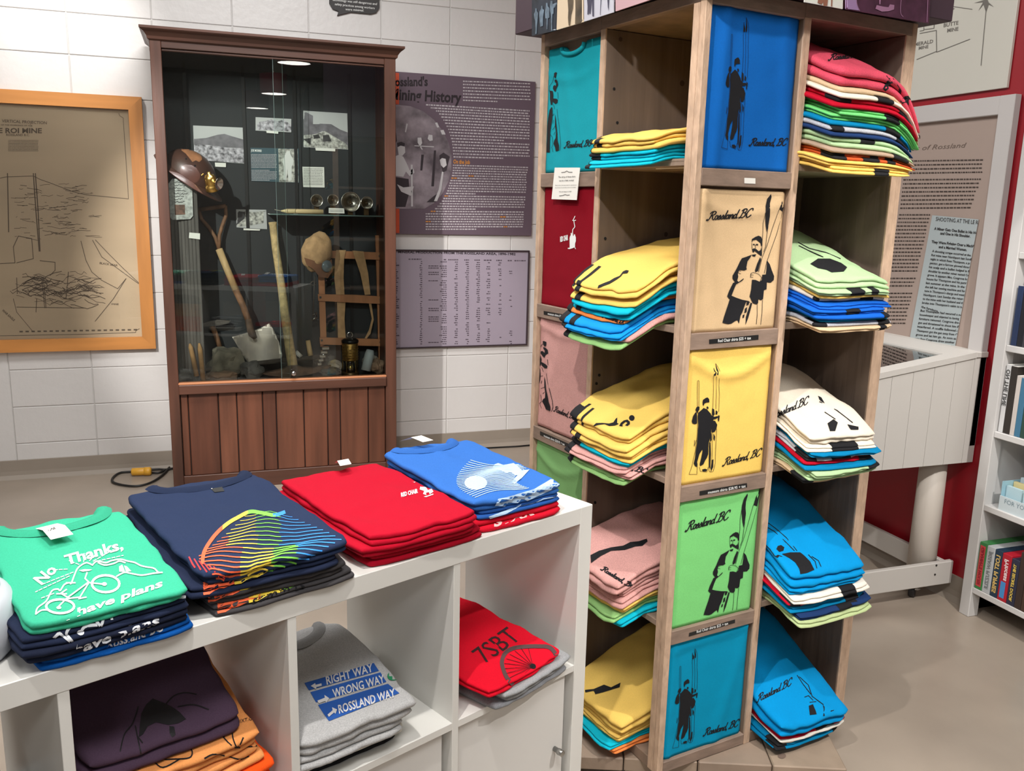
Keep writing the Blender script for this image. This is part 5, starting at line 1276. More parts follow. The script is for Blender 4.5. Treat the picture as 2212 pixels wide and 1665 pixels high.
# for k=1 (right face) s runs from the divider side to the corner: u = .66 - v
yel = panel_shirt(1, .786, 1.103, (236, 200, 104), 'yellow T-shirt panel with man and skis, third down right face', lambda s, t: .006*g2(t, .95-.16*math.sin(math.pi*s), .035)+.003*g2(t, .99, .03)+.0015*math.sin(s*9+t*5)*t*.5, seed=1)
tan = panel_shirt(1, 1.141, 1.455, (206, 176, 136), 'beige T-shirt panel with bearded man carrying skis, second down', lambda s, t: .004*g2(t, .93-.10*math.sin(math.pi*s), .03)+.004*g2(s-.25*t, .72, .08)+.004*g2(t+.5*s, .18, .10)+.004*g2(s, .97, .05), seed=2)
blu = panel_shirt(1, 1.498, 1.829, (14, 96, 178), 'bright blue T-shirt panel with man and skis, top right face', lambda s, t: .0045*g2(s+.05*t, .86, .05)+.003*g2(s, .06+.10*t, .06), seed=3)
lim = panel_shirt(1, .427, .750, (124, 208, 124), 'lime green T-shirt panel with bearded man carrying skis, fourth down', lambda s, t: .002*g2(t, .96, .03)+.0025*g2(s-.2*t, .05, .07), seed=4)
cya = panel_shirt(1, .079, .392, (0, 140, 180), 'cyan blue T-shirt panel with man and skis, bottom of right face', lambda s, t: .003*g2(t, .97-.05*s, .03)+.004*g2(s+.35*(t-.4), .22, .07)+.003*g2(s, .93, .04), seed=5)
tea = panel_shirt(0, 1.500, 1.822, (20, 146, 160), 'teal T-shirt panel with woman in long dress, top left column', lambda s, t: .0035*g2(t, .82-.10*math.sin(math.pi*s), .03)+.002*g2(s-.3*t, .4, .08),
                  cut=lambda s: .024*math.exp(-((s-.48)/.16)**4)+.004, seed=6)
rdp = panel_shirt(0, 1.138, 1.461, (128, 6, 26), 'dark red T-shirt panel with small chairlift print', lambda s, t: .0015*g2(t, .05, .05), seed=7)
pnk = panel_shirt(0, .79, 1.104, (196, 148, 142), 'dusty pink T-shirt panel with woman in long dress', lambda s, t: .005*g2(t, .95-.07*math.sin(math.pi*s), .03)+.003*g2(s+.5*t, .95, .06)+.003*g2(s-.3*t, .62, .05), hea=.12, seed=8)
grn = panel_shirt(0, .427, .755, (118, 164, 104), 'soft green T-shirt panel behind the white shelf unit corner', lambda s, t: .005*g2(t, .90-.13*math.sin(math.pi*s), .03), seed=9)
# collar of the teal shirt
cpts = [tf(.005, .38+.26*(.50-.20*math.cos(a)), 1.822-.008-.020*math.sin(a)**.8 if math.sin(a) > 0 else 1.814) for a in np.linspace(0.001, math.pi-.001, 20)]
MB().tube(cpts, .0055, 8).build('collar', fabric(24, 152, 166), tea, True)

# figure prints, traced from the photograph
ZY = (1470, 740, 5.3727)
sk_poly = [[(253, 690), (258, 662), (290, 640), (312, 634), (330, 655), (332, 690), (300, 693), (275, 705), (268, 725), (262, 735), (255, 720)], [(296, 748), (308, 736), (322, 748), (319, 768), (305, 766)],
 [(265, 755), (285, 765), (300, 768), (318, 790), (345, 820), (352, 838), (385, 858), (420, 850), (435, 862), (410, 880), (375, 890), (365, 930), (360, 980), (350, 1020), (345, 1090), (325, 1150), (320, 1210), (318, 1290), (300, 1340), (285, 1360), (262, 1410), (225, 1430), (218, 1410), (235, 1340), (250, 1260), (250, 1235), (215, 1290), (190, 1380), (190, 1440), (165, 1430), (150, 1400), (165, 1340), (172, 1260), (185, 1180), (195, 1050), (203, 950), (200, 870), (205, 810), (240, 780)],
 [(170, 780), (180, 750), (200, 738), (218, 745), (216, 780), (205, 790), (200, 830), (190, 800), (178, 792)], [(185, 795), (190, 860), (188, 935), (165, 945), (135, 935), (128, 910), (145, 850), (165, 815)],
 [(372, 290), (385, 320), (398, 345), (395, 375), (375, 380)], [(405, 240), (415, 280), (425, 330), (420, 370), (408, 370)], [(362, 760), (385, 770), (390, 830), (375, 850), (358, 830)], [(405, 780), (425, 800), (420, 830), (400, 830)], [(430, 840), (450, 845), (440, 915), (428, 900)],
 [(360, 900), (395, 905), (420, 950), (410, 1000), (390, 1035), (355, 1040)], [(340, 1040), (355, 1050), (358, 1130), (340, 1150)], [(380, 1050), (398, 1090), (390, 1140), (378, 1110)], [(330, 1150), (345, 1160), (350, 1300), (340, 1460), (328, 1440)], [(362, 1360), (380, 1350), (375, 1440), (350, 1490), (345, 1460)], [(245, 1470), (280, 1460), (305, 1470), (290, 1490), (255, 1490)]]
sk_line = [[(194, 742), (192, 600), (195, 445), (205, 437), (213, 447), (211, 760)], [(200, 830), (190, 1050), (170, 1240), (130, 1430), (95, 1525), (185, 1525), (192, 1400)], [(378, 290), (375, 330), (372, 400), (378, 560), (370, 760)], [(405, 240), (408, 300), (405, 400), (410, 560), (405, 770)], [(405, 240), (430, 280), (443, 320), (440, 500), (445, 600), (438, 800)],
 [(345, 1100), (330, 1200), (325, 1480), (340, 1497), (368, 1495)], [(415, 1000), (405, 1200), (400, 1400), (375, 1490)], [(365, 1040), (365, 1300), (350, 1490)], [(160, 1130), (155, 1200), (178, 1130)], [(215, 1440), (225, 1490), (300, 1495), (318, 1440)]]
skier = sk_poly+strokes(sk_line, 4)
ZL = (1450, 1050, 5.205)
bd_poly = [[(843, 75), (848, 100), (830, 170), (825, 240), (830, 300), (815, 400), (800, 460), (790, 400), (785, 330), (780, 270), (785, 210), (805, 130)], [(1008, 34), (1000, 90), (965, 225), (918, 208), (945, 120), (985, 55)], [(655, 560), (690, 530), (720, 512), (745, 518), (757, 545), (757, 600), (745, 610), (740, 580), (700, 555), (665, 570), (655, 600)],
 [(665, 605), (680, 600), (685, 612), (668, 616)], [(692, 600), (715, 595), (716, 608), (695, 612)], [(655, 660), (675, 645), (700, 650), (720, 665), (740, 650), (748, 620), (750, 710), (735, 700), (715, 690), (700, 680), (680, 670), (670, 690), (660, 685)], [(650, 715), (680, 705), (695, 700), (685, 725), (665, 728)],
 [(650, 715), (640, 740), (610, 790), (600, 850), (605, 870), (580, 885), (530, 890), (515, 930), (520, 960), (510, 1000), (525, 1010), (570, 965), (575, 970), (560, 990), (500, 1040), (480, 1090), (455, 1160), (500, 1170), (560, 1178), (620, 1178), (640, 1190), (430, 1195), (412, 1175), (430, 1120), (470, 1030), (490, 1020), (465, 990), (465, 960), (500, 890), (530, 820), (555, 770), (600, 745)],
 [(440, 1190), (600, 1180), (580, 1240), (560, 1300), (540, 1340), (520, 1420), (508, 1390), (490, 1400), (450, 1435), (420, 1447), (360, 1445), (380, 1380), (410, 1290)], [(735, 720), (745, 740), (715, 860), (690, 880), (685, 860), (705, 790)],
 [(805, 740), (830, 770), (850, 830), (872, 880), (868, 920), (840, 950), (800, 955), (795, 1025), (770, 1040), (760, 1130), (740, 1145), (715, 1140), (712, 1180), (695, 1195), (660, 1190), (640, 1150), (630, 1130), (645, 1060), (655, 960), (690, 955), (730, 965), (750, 940), (755, 890), (790, 880), (800, 800)],
 [(655, 1190), (640, 1250), (610, 1350), (580, 1420), (590, 1340), (620, 1250), (640, 1190)], [(600, 1195), (630, 1180), (620, 1215), (600, 1230)], [(585, 1260), (605, 1240), (600, 1290), (575, 1310)], [(560, 1330), (580, 1315), (572, 1350), (556, 1360)]]
bd_line = [[(780, 270), (765, 380), (762, 480), (755, 560), (750, 700)], [(815, 400), (800, 500), (790, 600), (770, 660)], [(918, 208), (860, 400), (800, 600), (755, 720), (720, 870)], [(965, 225), (900, 450), (830, 660), (800, 760), (775, 870)], [(705, 1150), (695, 1300), (685, 1390)], [(755, 1140), (740, 1280), (730, 1385)], [(655, 600), (657, 660)],
 [(640, 940), (645, 900), (670, 885), (720, 890), (750, 920), (730, 965)], [(640, 915), (668, 912)], [(640, 935), (665, 935)], [(520, 895), (545, 900)], [(518, 920), (545, 925)], [(688, 610), (690, 640), (684, 650)]]
bearded = bd_poly+strokes(bd_line, 4)
ZW = (1170, 140, 7.569)
wm_poly = [[(222, 140), (240, 122), (265, 125), (262, 190), (250, 225), (225, 200)], [(225, 245), (255, 240), (275, 265), (278, 330), (250, 385), (235, 440), (215, 430), (190, 390), (195, 350), (215, 330), (240, 345), (245, 300), (225, 280)], [(135, 420), (190, 430), (200, 500), (195, 550), (250, 555), (270, 570), (265, 620), (230, 640), (195, 610), (205, 580), (190, 600), (180, 650), (155, 655), (142, 560), (145, 480)],
 [(165, 690), (180, 700), (185, 800), (180, 900), (165, 1000), (150, 1100), (145, 1250), (140, 1435), (80, 1432), (95, 1250), (100, 1000), (115, 850), (135, 740)], [(225, 800), (240, 880), (250, 1000), (265, 1130), (270, 1240), (290, 1320), (285, 1400), (235, 1415), (225, 1350), (200, 1290), (215, 1230), (235, 1200), (240, 1100), (225, 1000)]]
wm_line = [[(218, 190), (190, 270), (140, 340), (130, 430)], [(255, 720), (270, 850), (290, 1000), (310, 1200), (315, 1310), (300, 1400)], [(145, 1130), (180, 1180), (190, 1300), (170, 1350), (190, 1420)], [(200, 650), (215, 720)], [(185, 1060), (215, 1020), (240, 980)], [(190, 960), (200, 900)], [(205, 1140), (230, 1090)], [(270, 450), (275, 550)], [(185, 830), (210, 800)]]
woman = wm_poly+strokes(wm_line, 5)
def to_panel(zoom, k):
    ox, oy, s = zoom
    def f(p):
        x, y = ox+p[0]/s, oy+p[1]/s
        if k == 1: q_ = on_plane(x, y, A0+DL*.010, DL)-A0; return float(q_ @ DR), q_[2]
        q_ = on_plane(x, y, A0+DR*.010, DR)-A0; return float(q_ @ DL), q_[2]
    return f
def panel_print(name, art, zoom, k, target, dst=None, src=None):
    """art traced on one panel of face k, moved by src->dst anchor pairs (face coordinates) onto the target shirt"""
    f = to_panel(zoom, k); polys = [[f(p) for p in P] for P in art]
    if dst:
        (sx0, sz0), (sx1, sz1) = src; (dx0, dz0), (dx1, dz1) = dst
        gx = lambda a, b: (dx0+(a-sx0)*(dx1-dx0)/(sx1-sx0) if abs(sx1-sx0) > 1e-6 else dx0+(a-sx0), dz0+(b-sz0)*(dz1-dz0)/(sz1-sz0))
        polys = [[gx(*p) for p in P] for P in polys]
    me = target.data; bv = BVHTree.FromPolygons([v.co.copy() for v in me.vertices], [tuple(p.vertices) for p in me.polygons])
    V2, F2 = tri_polys(polys); Vx, Fx = tri_polys([P for P in polys if len(P) > 4], .014); Vq, Fq = tri_polys([P for P in polys if len(P) == 4])
    n = len(Vx); V2 = Vx+Vq; F2 = Fx+[tuple(i+n for i in f_) for f_ in Fq]
    out = []
    for (a, z) in V2:
        if k == 1: o_ = Vector(tf(a, -.2, z)); d = Vector(DL)
        else: o_ = Vector(tf(-.2, a, z)); d = Vector(DR)
        h = bv.ray_cast(o_, d); out.append(tuple(h[0]-d*.0012) if h[0] is not None else None)
    G = [f_ for f_ in F2 if all(out[i] is not None for i in f_)]
    used = sorted({i for f_ in G for i in f_}); mp = {u_: i for i, u_ in enumerate(used)}
    if not G: return
    return tag(mesh_obj(name, [out[i] for i in used], [tuple(mp[i] for i in f_) for f_ in G], INK, target), kind='stuff')
fy = to_panel(ZY, 1); s0, s1 = fy((92, 1525)), fy((405, 240))
panel_print('skier_print', skier, ZY, 1, yel)
# the same art on the blue and cyan panels, anchored at pole foot and ski tip as seen there
fp_ = to_panel((0, 0, 1), 1)
panel_print('skier_print', skier, ZY, 1, blu, (fp_((1556, 318)), fp_((1611, 38))), (s0, s1))
panel_print('skier_print', skier, ZY, 1, cya, (fp_((1451, 1615)), fp_((1500, 1400))), (s0, s1))
fl_ = to_panel(ZL, 1); b0, b1 = fl_((360, 1447)), fl_((1008, 34))
panel_print('bearded_skier_print', bearded, ZL, 1, lim)
panel_print('bearded_skier_print', bearded, ZL, 1, tan, (fp_((1558.6, 697)), fp_((1701, 418))), (b0, b1))
panel_print('woman_print', woman, ZW, 0, tea)
fw0 = to_panel(ZW, 0); w0, w1 = fw0((80, 1432)), fw0((262, 122)); fp0 = to_panel((0, 0, 1), 0)
panel_print('woman_print', woman, ZW, 0, pnk, (fp0((1149, 872)), fp0((1182, 738))), (w0, w1))
# chairlift print
ZRC = (1190, 450, 16.65)
ch = [[(685, 1080), (700, 1010), (730, 960), (728, 890), (750, 880), (772, 900), (775, 950), (800, 960), (825, 1005), (840, 960), (845, 935), (880, 935), (890, 980), (912, 1050), (910, 1180), (885, 1260), (880, 1390), (915, 1460), (895, 1465), (860, 1400), (800, 1430), (680, 1465), (625, 1455), (620, 1425), (690, 1410)]]+strokes([[(880, 280), (820, 410)], [(795, 430), (840, 445), (905, 425)], [(840, 450), (855, 560), (875, 650), (850, 700), (800, 760), (790, 860), (800, 950)]], 26)
px_decal('chairlift_print', ch, WHITE_INK, rdp, rdp, ZRC)
q = zz(1190, 450, 16.65); text_px('chest_print', 'RED CHAIR', q(345, 1200), q(630, 1130), 11, WHITE_INK, rdp, rdp, bold=.05, up=(0, -1))
for tgt, s_, a, b, h in ((yel, 'Rossland, BC', (1563, 1005), (1640, 984), 15), (tan, 'Rossland BC', (1529, 475), (1620, 468), 17), (lim, 'Rossland BC', (1483, 1146), (1571, 1121), 18), (cya, 'Rossland, BC', (1521, 1588), (1592, 1568), 14), (blu, 'Rossland, BC', (1620, 314), (1696, 314), 15)):
    script_px('script_words', s_, a, b, h, INK, tgt, tgt, up=(-.02, -1))
script_px('script_words', 'Rossland, BC', (1221, 319), (1276, 315), 13, INK, tea, tea, up=(0, -1)); script_px('script_words', 'Rossland, BC', (1198, 888), (1241, 906), 12, INK, pnk, pnk, up=(0, -1))
# ================================================================ stacks on the tower shelves
LO = A0+DL*.357; RO = A0+DR*.302
COLS = dict(yellow=(228, 190, 98), teal=(10, 172, 196), orange=(232, 134, 70), blue=(18, 140, 214), pink=(204, 152, 146), green=(140, 186, 116), lime=(112, 208, 118), rose=(206, 76, 96), beige=(204, 178, 144), cream=(226, 216, 198), red=(176, 12, 38), black=(30, 30, 33),
            grey=(176, 178, 184), sage=(168, 198, 150), taupe=(164, 140, 120), rust=(190, 84, 42), royal=(18, 92, 190), deep=(0, 120, 168), white=(224, 218, 206), cyan=(0, 140, 204), navy=(28, 52, 96), olive=(176, 192, 140))
def tower_stack(face, shelf, names, Hf, Hb, x0=.015, x1=.285, y0=-.075, y1=.262, seed=1, side=(0, 0), droop=.35, rot=0.0, ts=None, wr=.005, jit=.012, dys=None):
    z = (SH+(.08,))[shelf]; O, ex, ey = (LO, -DL, DR) if face == 'left' else (RO, DR, DL)
    sn = ('top shelf', 'second shelf', 'third shelf', 'fourth shelf', 'bottom shelf')[shelf]
    specs = []
    for i, n in enumerate(names):
        specs.append(dict(col=COLS[n], n={'deep': 'dark cyan', 'cyan': 'bright blue', 'royal': 'royal blue', 'sage': 'sage green', 'rose': 'rose red', 'olive': 'pale green', 'green': 'soft green', 'lime': 'lime green', 'rust': 'rust orange'}.get(n, n), t=(ts[i] if ts else 1), hea=.14 if n in ('grey', 'rose', 'pink') else .05))
        if dys: specs[-1]['dy'] = dys[i]
    res, info = stack(O, ex, ey, z, specs, x0, x1, y0, y1, Hf, Hb, 'on %s, %s bay' % (sn, face), 'folded shirts on the tower shelves', rot=rot, droop=droop, yedge=.005, side=side, seed=seed, wr=wr, jit=jit, wob=.0045)
    return res, info
def edge_band(o, info, xa, xb, m=None, ymax=.02, front=True):
    """ink that wraps the front fold of a shirt between xa and xb (stack space)"""
    me = o.data; V = []; F = []; mp = {}
    O, ex, ey = info['O'], info['ex'], info['ey']
    for p in me.polygons:
        c = np.array(p.center)-O; x = float(c @ ex); y = float(c @ ey)
        if xa <= x <= xb and y < ymax and not (p.normal.dot(Vector(ey)) > .3):
            f = []
            for i in p.vertices:
                if i not in mp: mp[i] = len(V); V.append(me.vertices[i].co+me.vertices[i].normal*.0007)
                f.append(mp[i])
            F.append(tuple(f))
    if F: return tag(mesh_obj('fold_print', V, F, m or INK, o, True), kind='stuff')
# left bay
l1, i1 = tower_stack('left', 0, ['yellow', 'yellow', 'teal', 'teal'], .062, .085, y0=-.06, seed=41, ts=[1.2, .8, 1.1, .9])
l2, i2 = tower_stack('left', 1, ['yellow', 'yellow', 'yellow', 'teal', 'teal', 'orange', 'blue', 'blue', 'pink', 'green'], .125, .185, y0=-.105, seed=42, ts=[1.5, .8, .8, .9, 1.3, .9, 1, 1.1, .9, .8], droop=.6, jit=.016)
l3, i3 = tower_stack('left', 2, ['yellow', 'yellow', 'yellow', 'yellow', 'teal', 'pink', 'pink', 'green'], .120, .20, y0=-.085, seed=43, ts=[1.6, .8, .8, .9, .9, 1, 1.1, 1.1], droop=.5, jit=.014)
l4, i4 = tower_stack('left', 3, ['pink', 'pink', 'pink', 'yellow', 'green', 'teal'], .115, .175, y0=-.075, seed=44, ts=[1.5, 1, 1, .9, .9, .9], droop=.5, jit=.014)
l5, i5 = tower_stack('left', 4, ['yellow', 'yellow', 'yellow', 'teal', 'orange'], .090, .19, y0=-.07, seed=45, ts=[1.8, .8, .8, .7, .9], droop=.25, jit=.012)
for st, inf in ((l1, i1), (l2, i2), (l3, i3), (l4, i4)):
    for k, o in enumerate(st):
        edge_band(o, inf, .0, .045, ymax=-.03+.0*k); 
        if k % 2 == 0: edge_band(o, inf, .062, .078, ymax=-.035)
for o, a, b in ((l2[5], (1303, 686), (1350, 700)), (l3[3], (1306, 953), (1360, 980)), (l3[6], (1316, 1005), (1392, 1022)), (l4[0], (1300, 1232), (1366, 1272)), (l4[1], (1290, 1262), (1340, 1300))):
    script_px('script_words', 'Rossland, BC', a, b, 11, INK, o, o, up=(.15, -1), w=.16)
px_decal('figure_print', [[(245, 600), (290, 560), (390, 560), (500, 570), (570, 550), (610, 490), (635, 470), (630, 560), (660, 575), (600, 600), (500, 610), (430, 580), (330, 590), (280, 640)], arc_pts(872, 478, 46, 46, n=16)[:-1], [(665, 610), (690, 560), (740, 520), (800, 505), (840, 540), (840, 580), (800, 610), (760, 600), (800, 560), (770, 540), (720, 580), (720, 620)]], INK, l3[0], l3[0], (1250, 840, 7.567))
px_decal('figure_print', [[(345, 690), (360, 640), (480, 590), (560, 560), (640, 510), (740, 470), (800, 390), (860, 365), (905, 375), (880, 420), (800, 430), (760, 480), (680, 540), (560, 610), (430, 660)]], INK, l2[0], l2[0], (1250, 540, 8.326))
ZB = (1230, 1040, 2.664)
px_decal('figure_print', [[(122, 425), (170, 400), (240, 380), (310, 370), (350, 350), (400, 345), (445, 330), (450, 345), (420, 372), (380, 375), (320, 395), (240, 400), (180, 430), (125, 470)]], INK, l4[0], l4[0], ZB)
px_decal('figure_print', [[(90, 1200), (140, 1195), (200, 1170), (240, 1185), (295, 1158), (290, 1185), (240, 1200), (190, 1215), (150, 1225), (140, 1205), (92, 1215)]], INK, l5[0], l5[0], ZB)
# right bay
r1, j1 = tower_stack('right', 0, ['rose', 'beige', 'cream', 'red', 'red', 'lime', 'lime', 'deep', 'grey', 'navy', 'sage', 'sage', 'taupe', 'rust', 'yellow', 'yellow'], .225, .325, x0=.004, x1=.300, y0=-.090, y1=.255, seed=51, side=(.02, .50), droop=.3,
                     ts=[3.4, .9, .8, .9, .9, 1.2, 1.2, .9, 1, .8, 1, 1, .8, 1.2, 1.1, 1.2], wr=.008, jit=.012)
r2, j2 = tower_stack('right', 1, ['sage', 'sage', 'yellow', 'white', 'royal', 'royal', 'royal', 'deep', 'grey', 'beige'], .120, .225, x0=.012, x1=.275, y0=-.078, seed=52, side=(0, .12), droop=.25, ts=[1.8, 1, .8, .9, 1, 1, .9, .8, .8, 1], wr=.006)
r3, j3 = tower_stack('right', 2, ['cream', 'cream', 'deep', 'grey', 'red', 'deep', 'sage', 'sage', 'beige'], .118, .225, x0=.010, x1=.265, y0=-.095, seed=53, side=(0, .12), droop=.4, ts=[1.9, .9, .9, .9, .8, .8, 1, .9, 1], wr=.006)
r4, j4 = tower_stack('right', 3, ['cyan', 'cyan', 'white', 'red', 'deep', 'navy', 'olive'], .125, .245, x0=.010, x1=.285, y0=-.105, seed=54, side=(0, .08), droop=.35, ts=[2.2, 1.1, .9, .7, .9, .8, .9], wr=.008)
r5, j5 = tower_stack('right', 4, ['cyan', 'red', 'white', 'deep'], .080, .225, x0=.012, x1=.262, y0=-.10, seed=55, side=(0, .12), droop=.2, ts=[2.4, .6, .6, .9], wr=.008)
rnd = random.Random(77)
for st, inf, xs in ((r1, j1, (.10, .27)), (r2, j2, (.12, .27)), (r3, j3, (.12, .26)), (r4, j4, (.13, .27)), (r5, j5, (.12, .25))):
    for k, o in enumerate(st):
        if k == 0: continue
        c = rnd.uniform(*xs)
        if (k*7+len(st)) % 5 < 3: edge_band(o, inf, c-.03, c+.02, ymax=-.03+.04*rnd.random())
        if k % 4 == 1: edge_band(o, inf, c+.04, c+.055, ymax=-.03)
        if k % 5 == 3: edge_band(o, inf, .012, .05, ymax=-.05)
ZRr = (1700, 60, 4.896)
script_px('script_words', 'Rossland BC', (1700+450/4.896, 60+345/4.896), (1700+850/4.896, 60+300/4.896), 12, INK, r1[0], r1[0], up=(-.1, -1))
px_decal('figure_print', [[(1010, 640), (1060, 560), (1080, 530), (1120, 580), (1100, 620), (1040, 670)], [(1180, 640), (1210, 660), (1205, 700), (1185, 680)], [(1195, 770), (1250, 720), (1290, 700), (1305, 760), (1285, 815), (1220, 800)]]+strokes([[(1000, 430), (1050, 510), (1090, 560)], [(1040, 440), (1120, 540), (1200, 650)]], 6), INK, r1[0], r1[0], ZRr)
ZR2 = (1450, 440, 2.685)
px_decal('figure_print', [[(805, 350), (850, 320), (920, 320), (985, 345), (1020, 370), (1000, 395), (930, 400), (900, 385), (850, 375)]]+strokes([[(735, 225), (800, 260), (900, 285), (980, 320)], [(740, 245), (790, 270), (880, 310)]], 4), INK, r2[0], r2[0], ZR2)
script_px('script_words', 'Rossland BC', (1667, 905), (1744, 873), 15, INK, r3[0], r3[0], up=(-.2, -1))
px_decal('figure_print', [[(905, 1275), (940, 1250), (965, 1270), (950, 1320), (920, 1320)], [(1020, 1280), (1085, 1295), (1085, 1312), (1040, 1312)], [(850, 1115), (870, 1125), (890, 1160), (860, 1140)]]+strokes([[(860, 1150), (960, 1200), (1050, 1270)], [(890, 1210), (950, 1250)]], 5), INK, r3[0], r3[0], ZR2)
ZR4 = (1620, 1040, 5.55)
px_decal('figure_print', [[(380, 870), (480, 850), (600, 850), (640, 880), (720, 960), (770, 1060), (690, 1095), (600, 1110), (590, 1050), (540, 970), (470, 920)], [(315, 810), (330, 775), (370, 762), (410, 790), (400, 830), (350, 845)], [(280, 885), (340, 880), (390, 900), (330, 915)]]+strokes([[(220, 500), (300, 560), (430, 670), (560, 830)], [(215, 555), (290, 600), (420, 720), (530, 830)], [(180, 750), (240, 810), (290, 880)], [(740, 900), (820, 950), (850, 1020)], [(700, 880), (780, 960), (800, 1040)]], 8), INK, r4[0], r4[0], ZR4)
script_px('script_words', 'Rossland BC', (1637, 1516), (1708, 1480), 14, INK, r5[0], r5[0], up=(-.2, -1))
px_decal('figure_print', [[(905, 1075), (960, 1055), (1000, 1150), (1010, 1190), (920, 1200)], [(1090, 1060), (1115, 1090), (1115, 1210), (1095, 1210), (1105, 1120)], [(1195, 1140), (1240, 1130), (1200, 1225)]]+strokes([[(750, 670), (830, 790), (930, 920)], [(780, 690), (900, 800), (950, 950), (1100, 1060)], [(850, 960), (900, 940), (960, 1000)], [(920, 1030), (1000, 1020)]], 9), INK, r5[0], r5[0], (1600, 1350, 6.165))
# neck bands on the top shirts that show one
collar(l3[0], i3, .16, .25, .07, .05, fabric(228, 186, 84)); collar(r4[0], j4, .12, .245, .075, .06, fabric(0, 126, 190)); collar(r5[0], j5, .11, .25, .07, .05, fabric(0, 126, 190)); collar(r3[0], j3, .09, .25, .07, .05, fabric(214, 204, 188)); collar(r2[0], j2, .08, .25, .07, .05, fabric(150, 180, 134))
for st, inf, x in ((r5, j5, .10),):
    tg = [W3(inf, x+.02*j, .235-.018*i, .012) for i in range(3) for j in range(2)]; mesh_obj('price_tag', tg, [(0, 1, 3, 2), (2, 3, 5, 4)], PAPER, st[0])
# sample card lying on the rose shirt
cb = [W3(j1, .045, .20, .004), W3(j1, .125, .19, .004), W3(j1, .128, .215, .012), W3(j1, .048, .225, .012)]
# ================================================================ right wall: map sign, framed text panel
def quadx(name, P, X, m, th, parent=None):
    Q = [onX(x, y, RX) for x, y in P]; b = MB(); b.prism([(q_[1], q_[2]) for q_ in Q], lambda a, c: (X-th, a, c), lambda a, c: (X, a, c)); o = b.build(name, m, parent); bpy.context.view_layer.update(); return o
sign_w = mat('sign_white', srgb(204, 202, 192), .4); sign_ink = mat('sign_grey_ink', srgb(110, 106, 100), .6)
b = MB().box(RX-.012, RX-.001, 2.397, 3.9, 1.842, 2.6, None, .001); t = b.build('claim_map_sign', sign_w); tag(t, 'large white mine claim map sign on the red wall', 'sign'); bpy.context.view_layer.update()
ZM = (1880, 0, 2.973)
ml = strokes([[(440, 28), (655, 60)], [(430, 125), (540, 55)], [(425, 195), (427, 335), (640, 252)], [(320, 215), (425, 195)], [(300, 382), (427, 330)], [(440, 0), (440, 28)], [(432, 55), (445, 50)], [(432, 55), (432, 105), (445, 108)], [(320, 200), (345, 195), (345, 175)], [(350, 190), (410, 182), (412, 150)], [(427, 150), (440, 125)], [(745, 60), (712, 420)]], 4.5)
ml += [[(745, -30), (760, 15), (795, 45), (762, 30), (745, 80), (728, 30), (695, 70), (725, 15), (668, 20), (730, 0)]]
px_decal('map_lines', ml, sign_ink, t, t, ZM)
q = zz(1880, 0, 2.973)
for s_, a, b_, h in (('BUTTE', (472, 175), (566, 157), 8.5), ('MINE', (495, 208), (566, 196), 8.5), ('EMERALD', (268, 300), (404, 275), 8), ('MINE', (312, 320), (374, 308), 7.5)):
    text_px('map_lettering', s_, q(*a), q(*b_), h, sign_ink, t, t, bold=.012, up=(.06, -1))
t = empty('framed_text_panel', (RX, 2.6, .95), label='white framed beige history panel on the red wall', cat='framed panel')
wp = mat('panel_frame_white', srgb(196, 192, 190), .5)
ya, yb_, za, zb_ = 2.340, 3.80, .60, 1.815; fwid = .062
boxo('frame_stile', RX-.03, RX-.001, ya, ya+fwid, za, zb_, wp, t); boxo('frame_stile', RX-.03, RX-.001, yb_-fwid, yb_, za, zb_, wp, t); boxo('frame_rail', RX-.03, RX-.001, ya+fwid, yb_-fwid, zb_-fwid, zb_, wp, t); boxo('frame_rail', RX-.03, RX-.001, ya+fwid, yb_-fwid, za, za+fwid, wp, t)
pan = boxo('text_sheet', RX-.012, RX-.003, ya+fwid-.004, yb_-fwid+.004, za+fwid-.004, zb_-fwid+.004, mat('beige_print', srgb(166, 148, 138), .6), t); bpy.context.view_layer.update()
bt = mat('brown_text', srgb(66, 54, 48), .7)
text_px('panel_heading', 'Thompson', q(60, 892), q(320, 890), 13, bt, pan, t, bold=.01, up=(.05, -1))
text_px('panel_subheading', 'Founder of Rossland', q(110, 978), q(618, 946), 11, mat('script_brown', srgb(112, 96, 86), .7), pan, t, bold=-.006, shear=.35, up=(.05, -1))
rnd = random.Random(13); tl = []
for k in range(4): tl += [[(x, y-(x-220)*.015) for x, y in P] for P in text_lines(222-k*3, 725, 1030+k*26, 9, rnd)]
for k in range(8): tl += [[(x, y-(x-210)*.008) for x, y in P] for P in text_lines(214-k*3, 715-k*10, 1150+k*26, 9, rnd)]
for k in range(30):
    if k in (16, 20): continue
    tl += text_lines(186-k*4.8, 385-k*5.5, 1375+k*24, 8.5, rnd)
px_decal('body_text', tl, bt, pan, t, ZM)
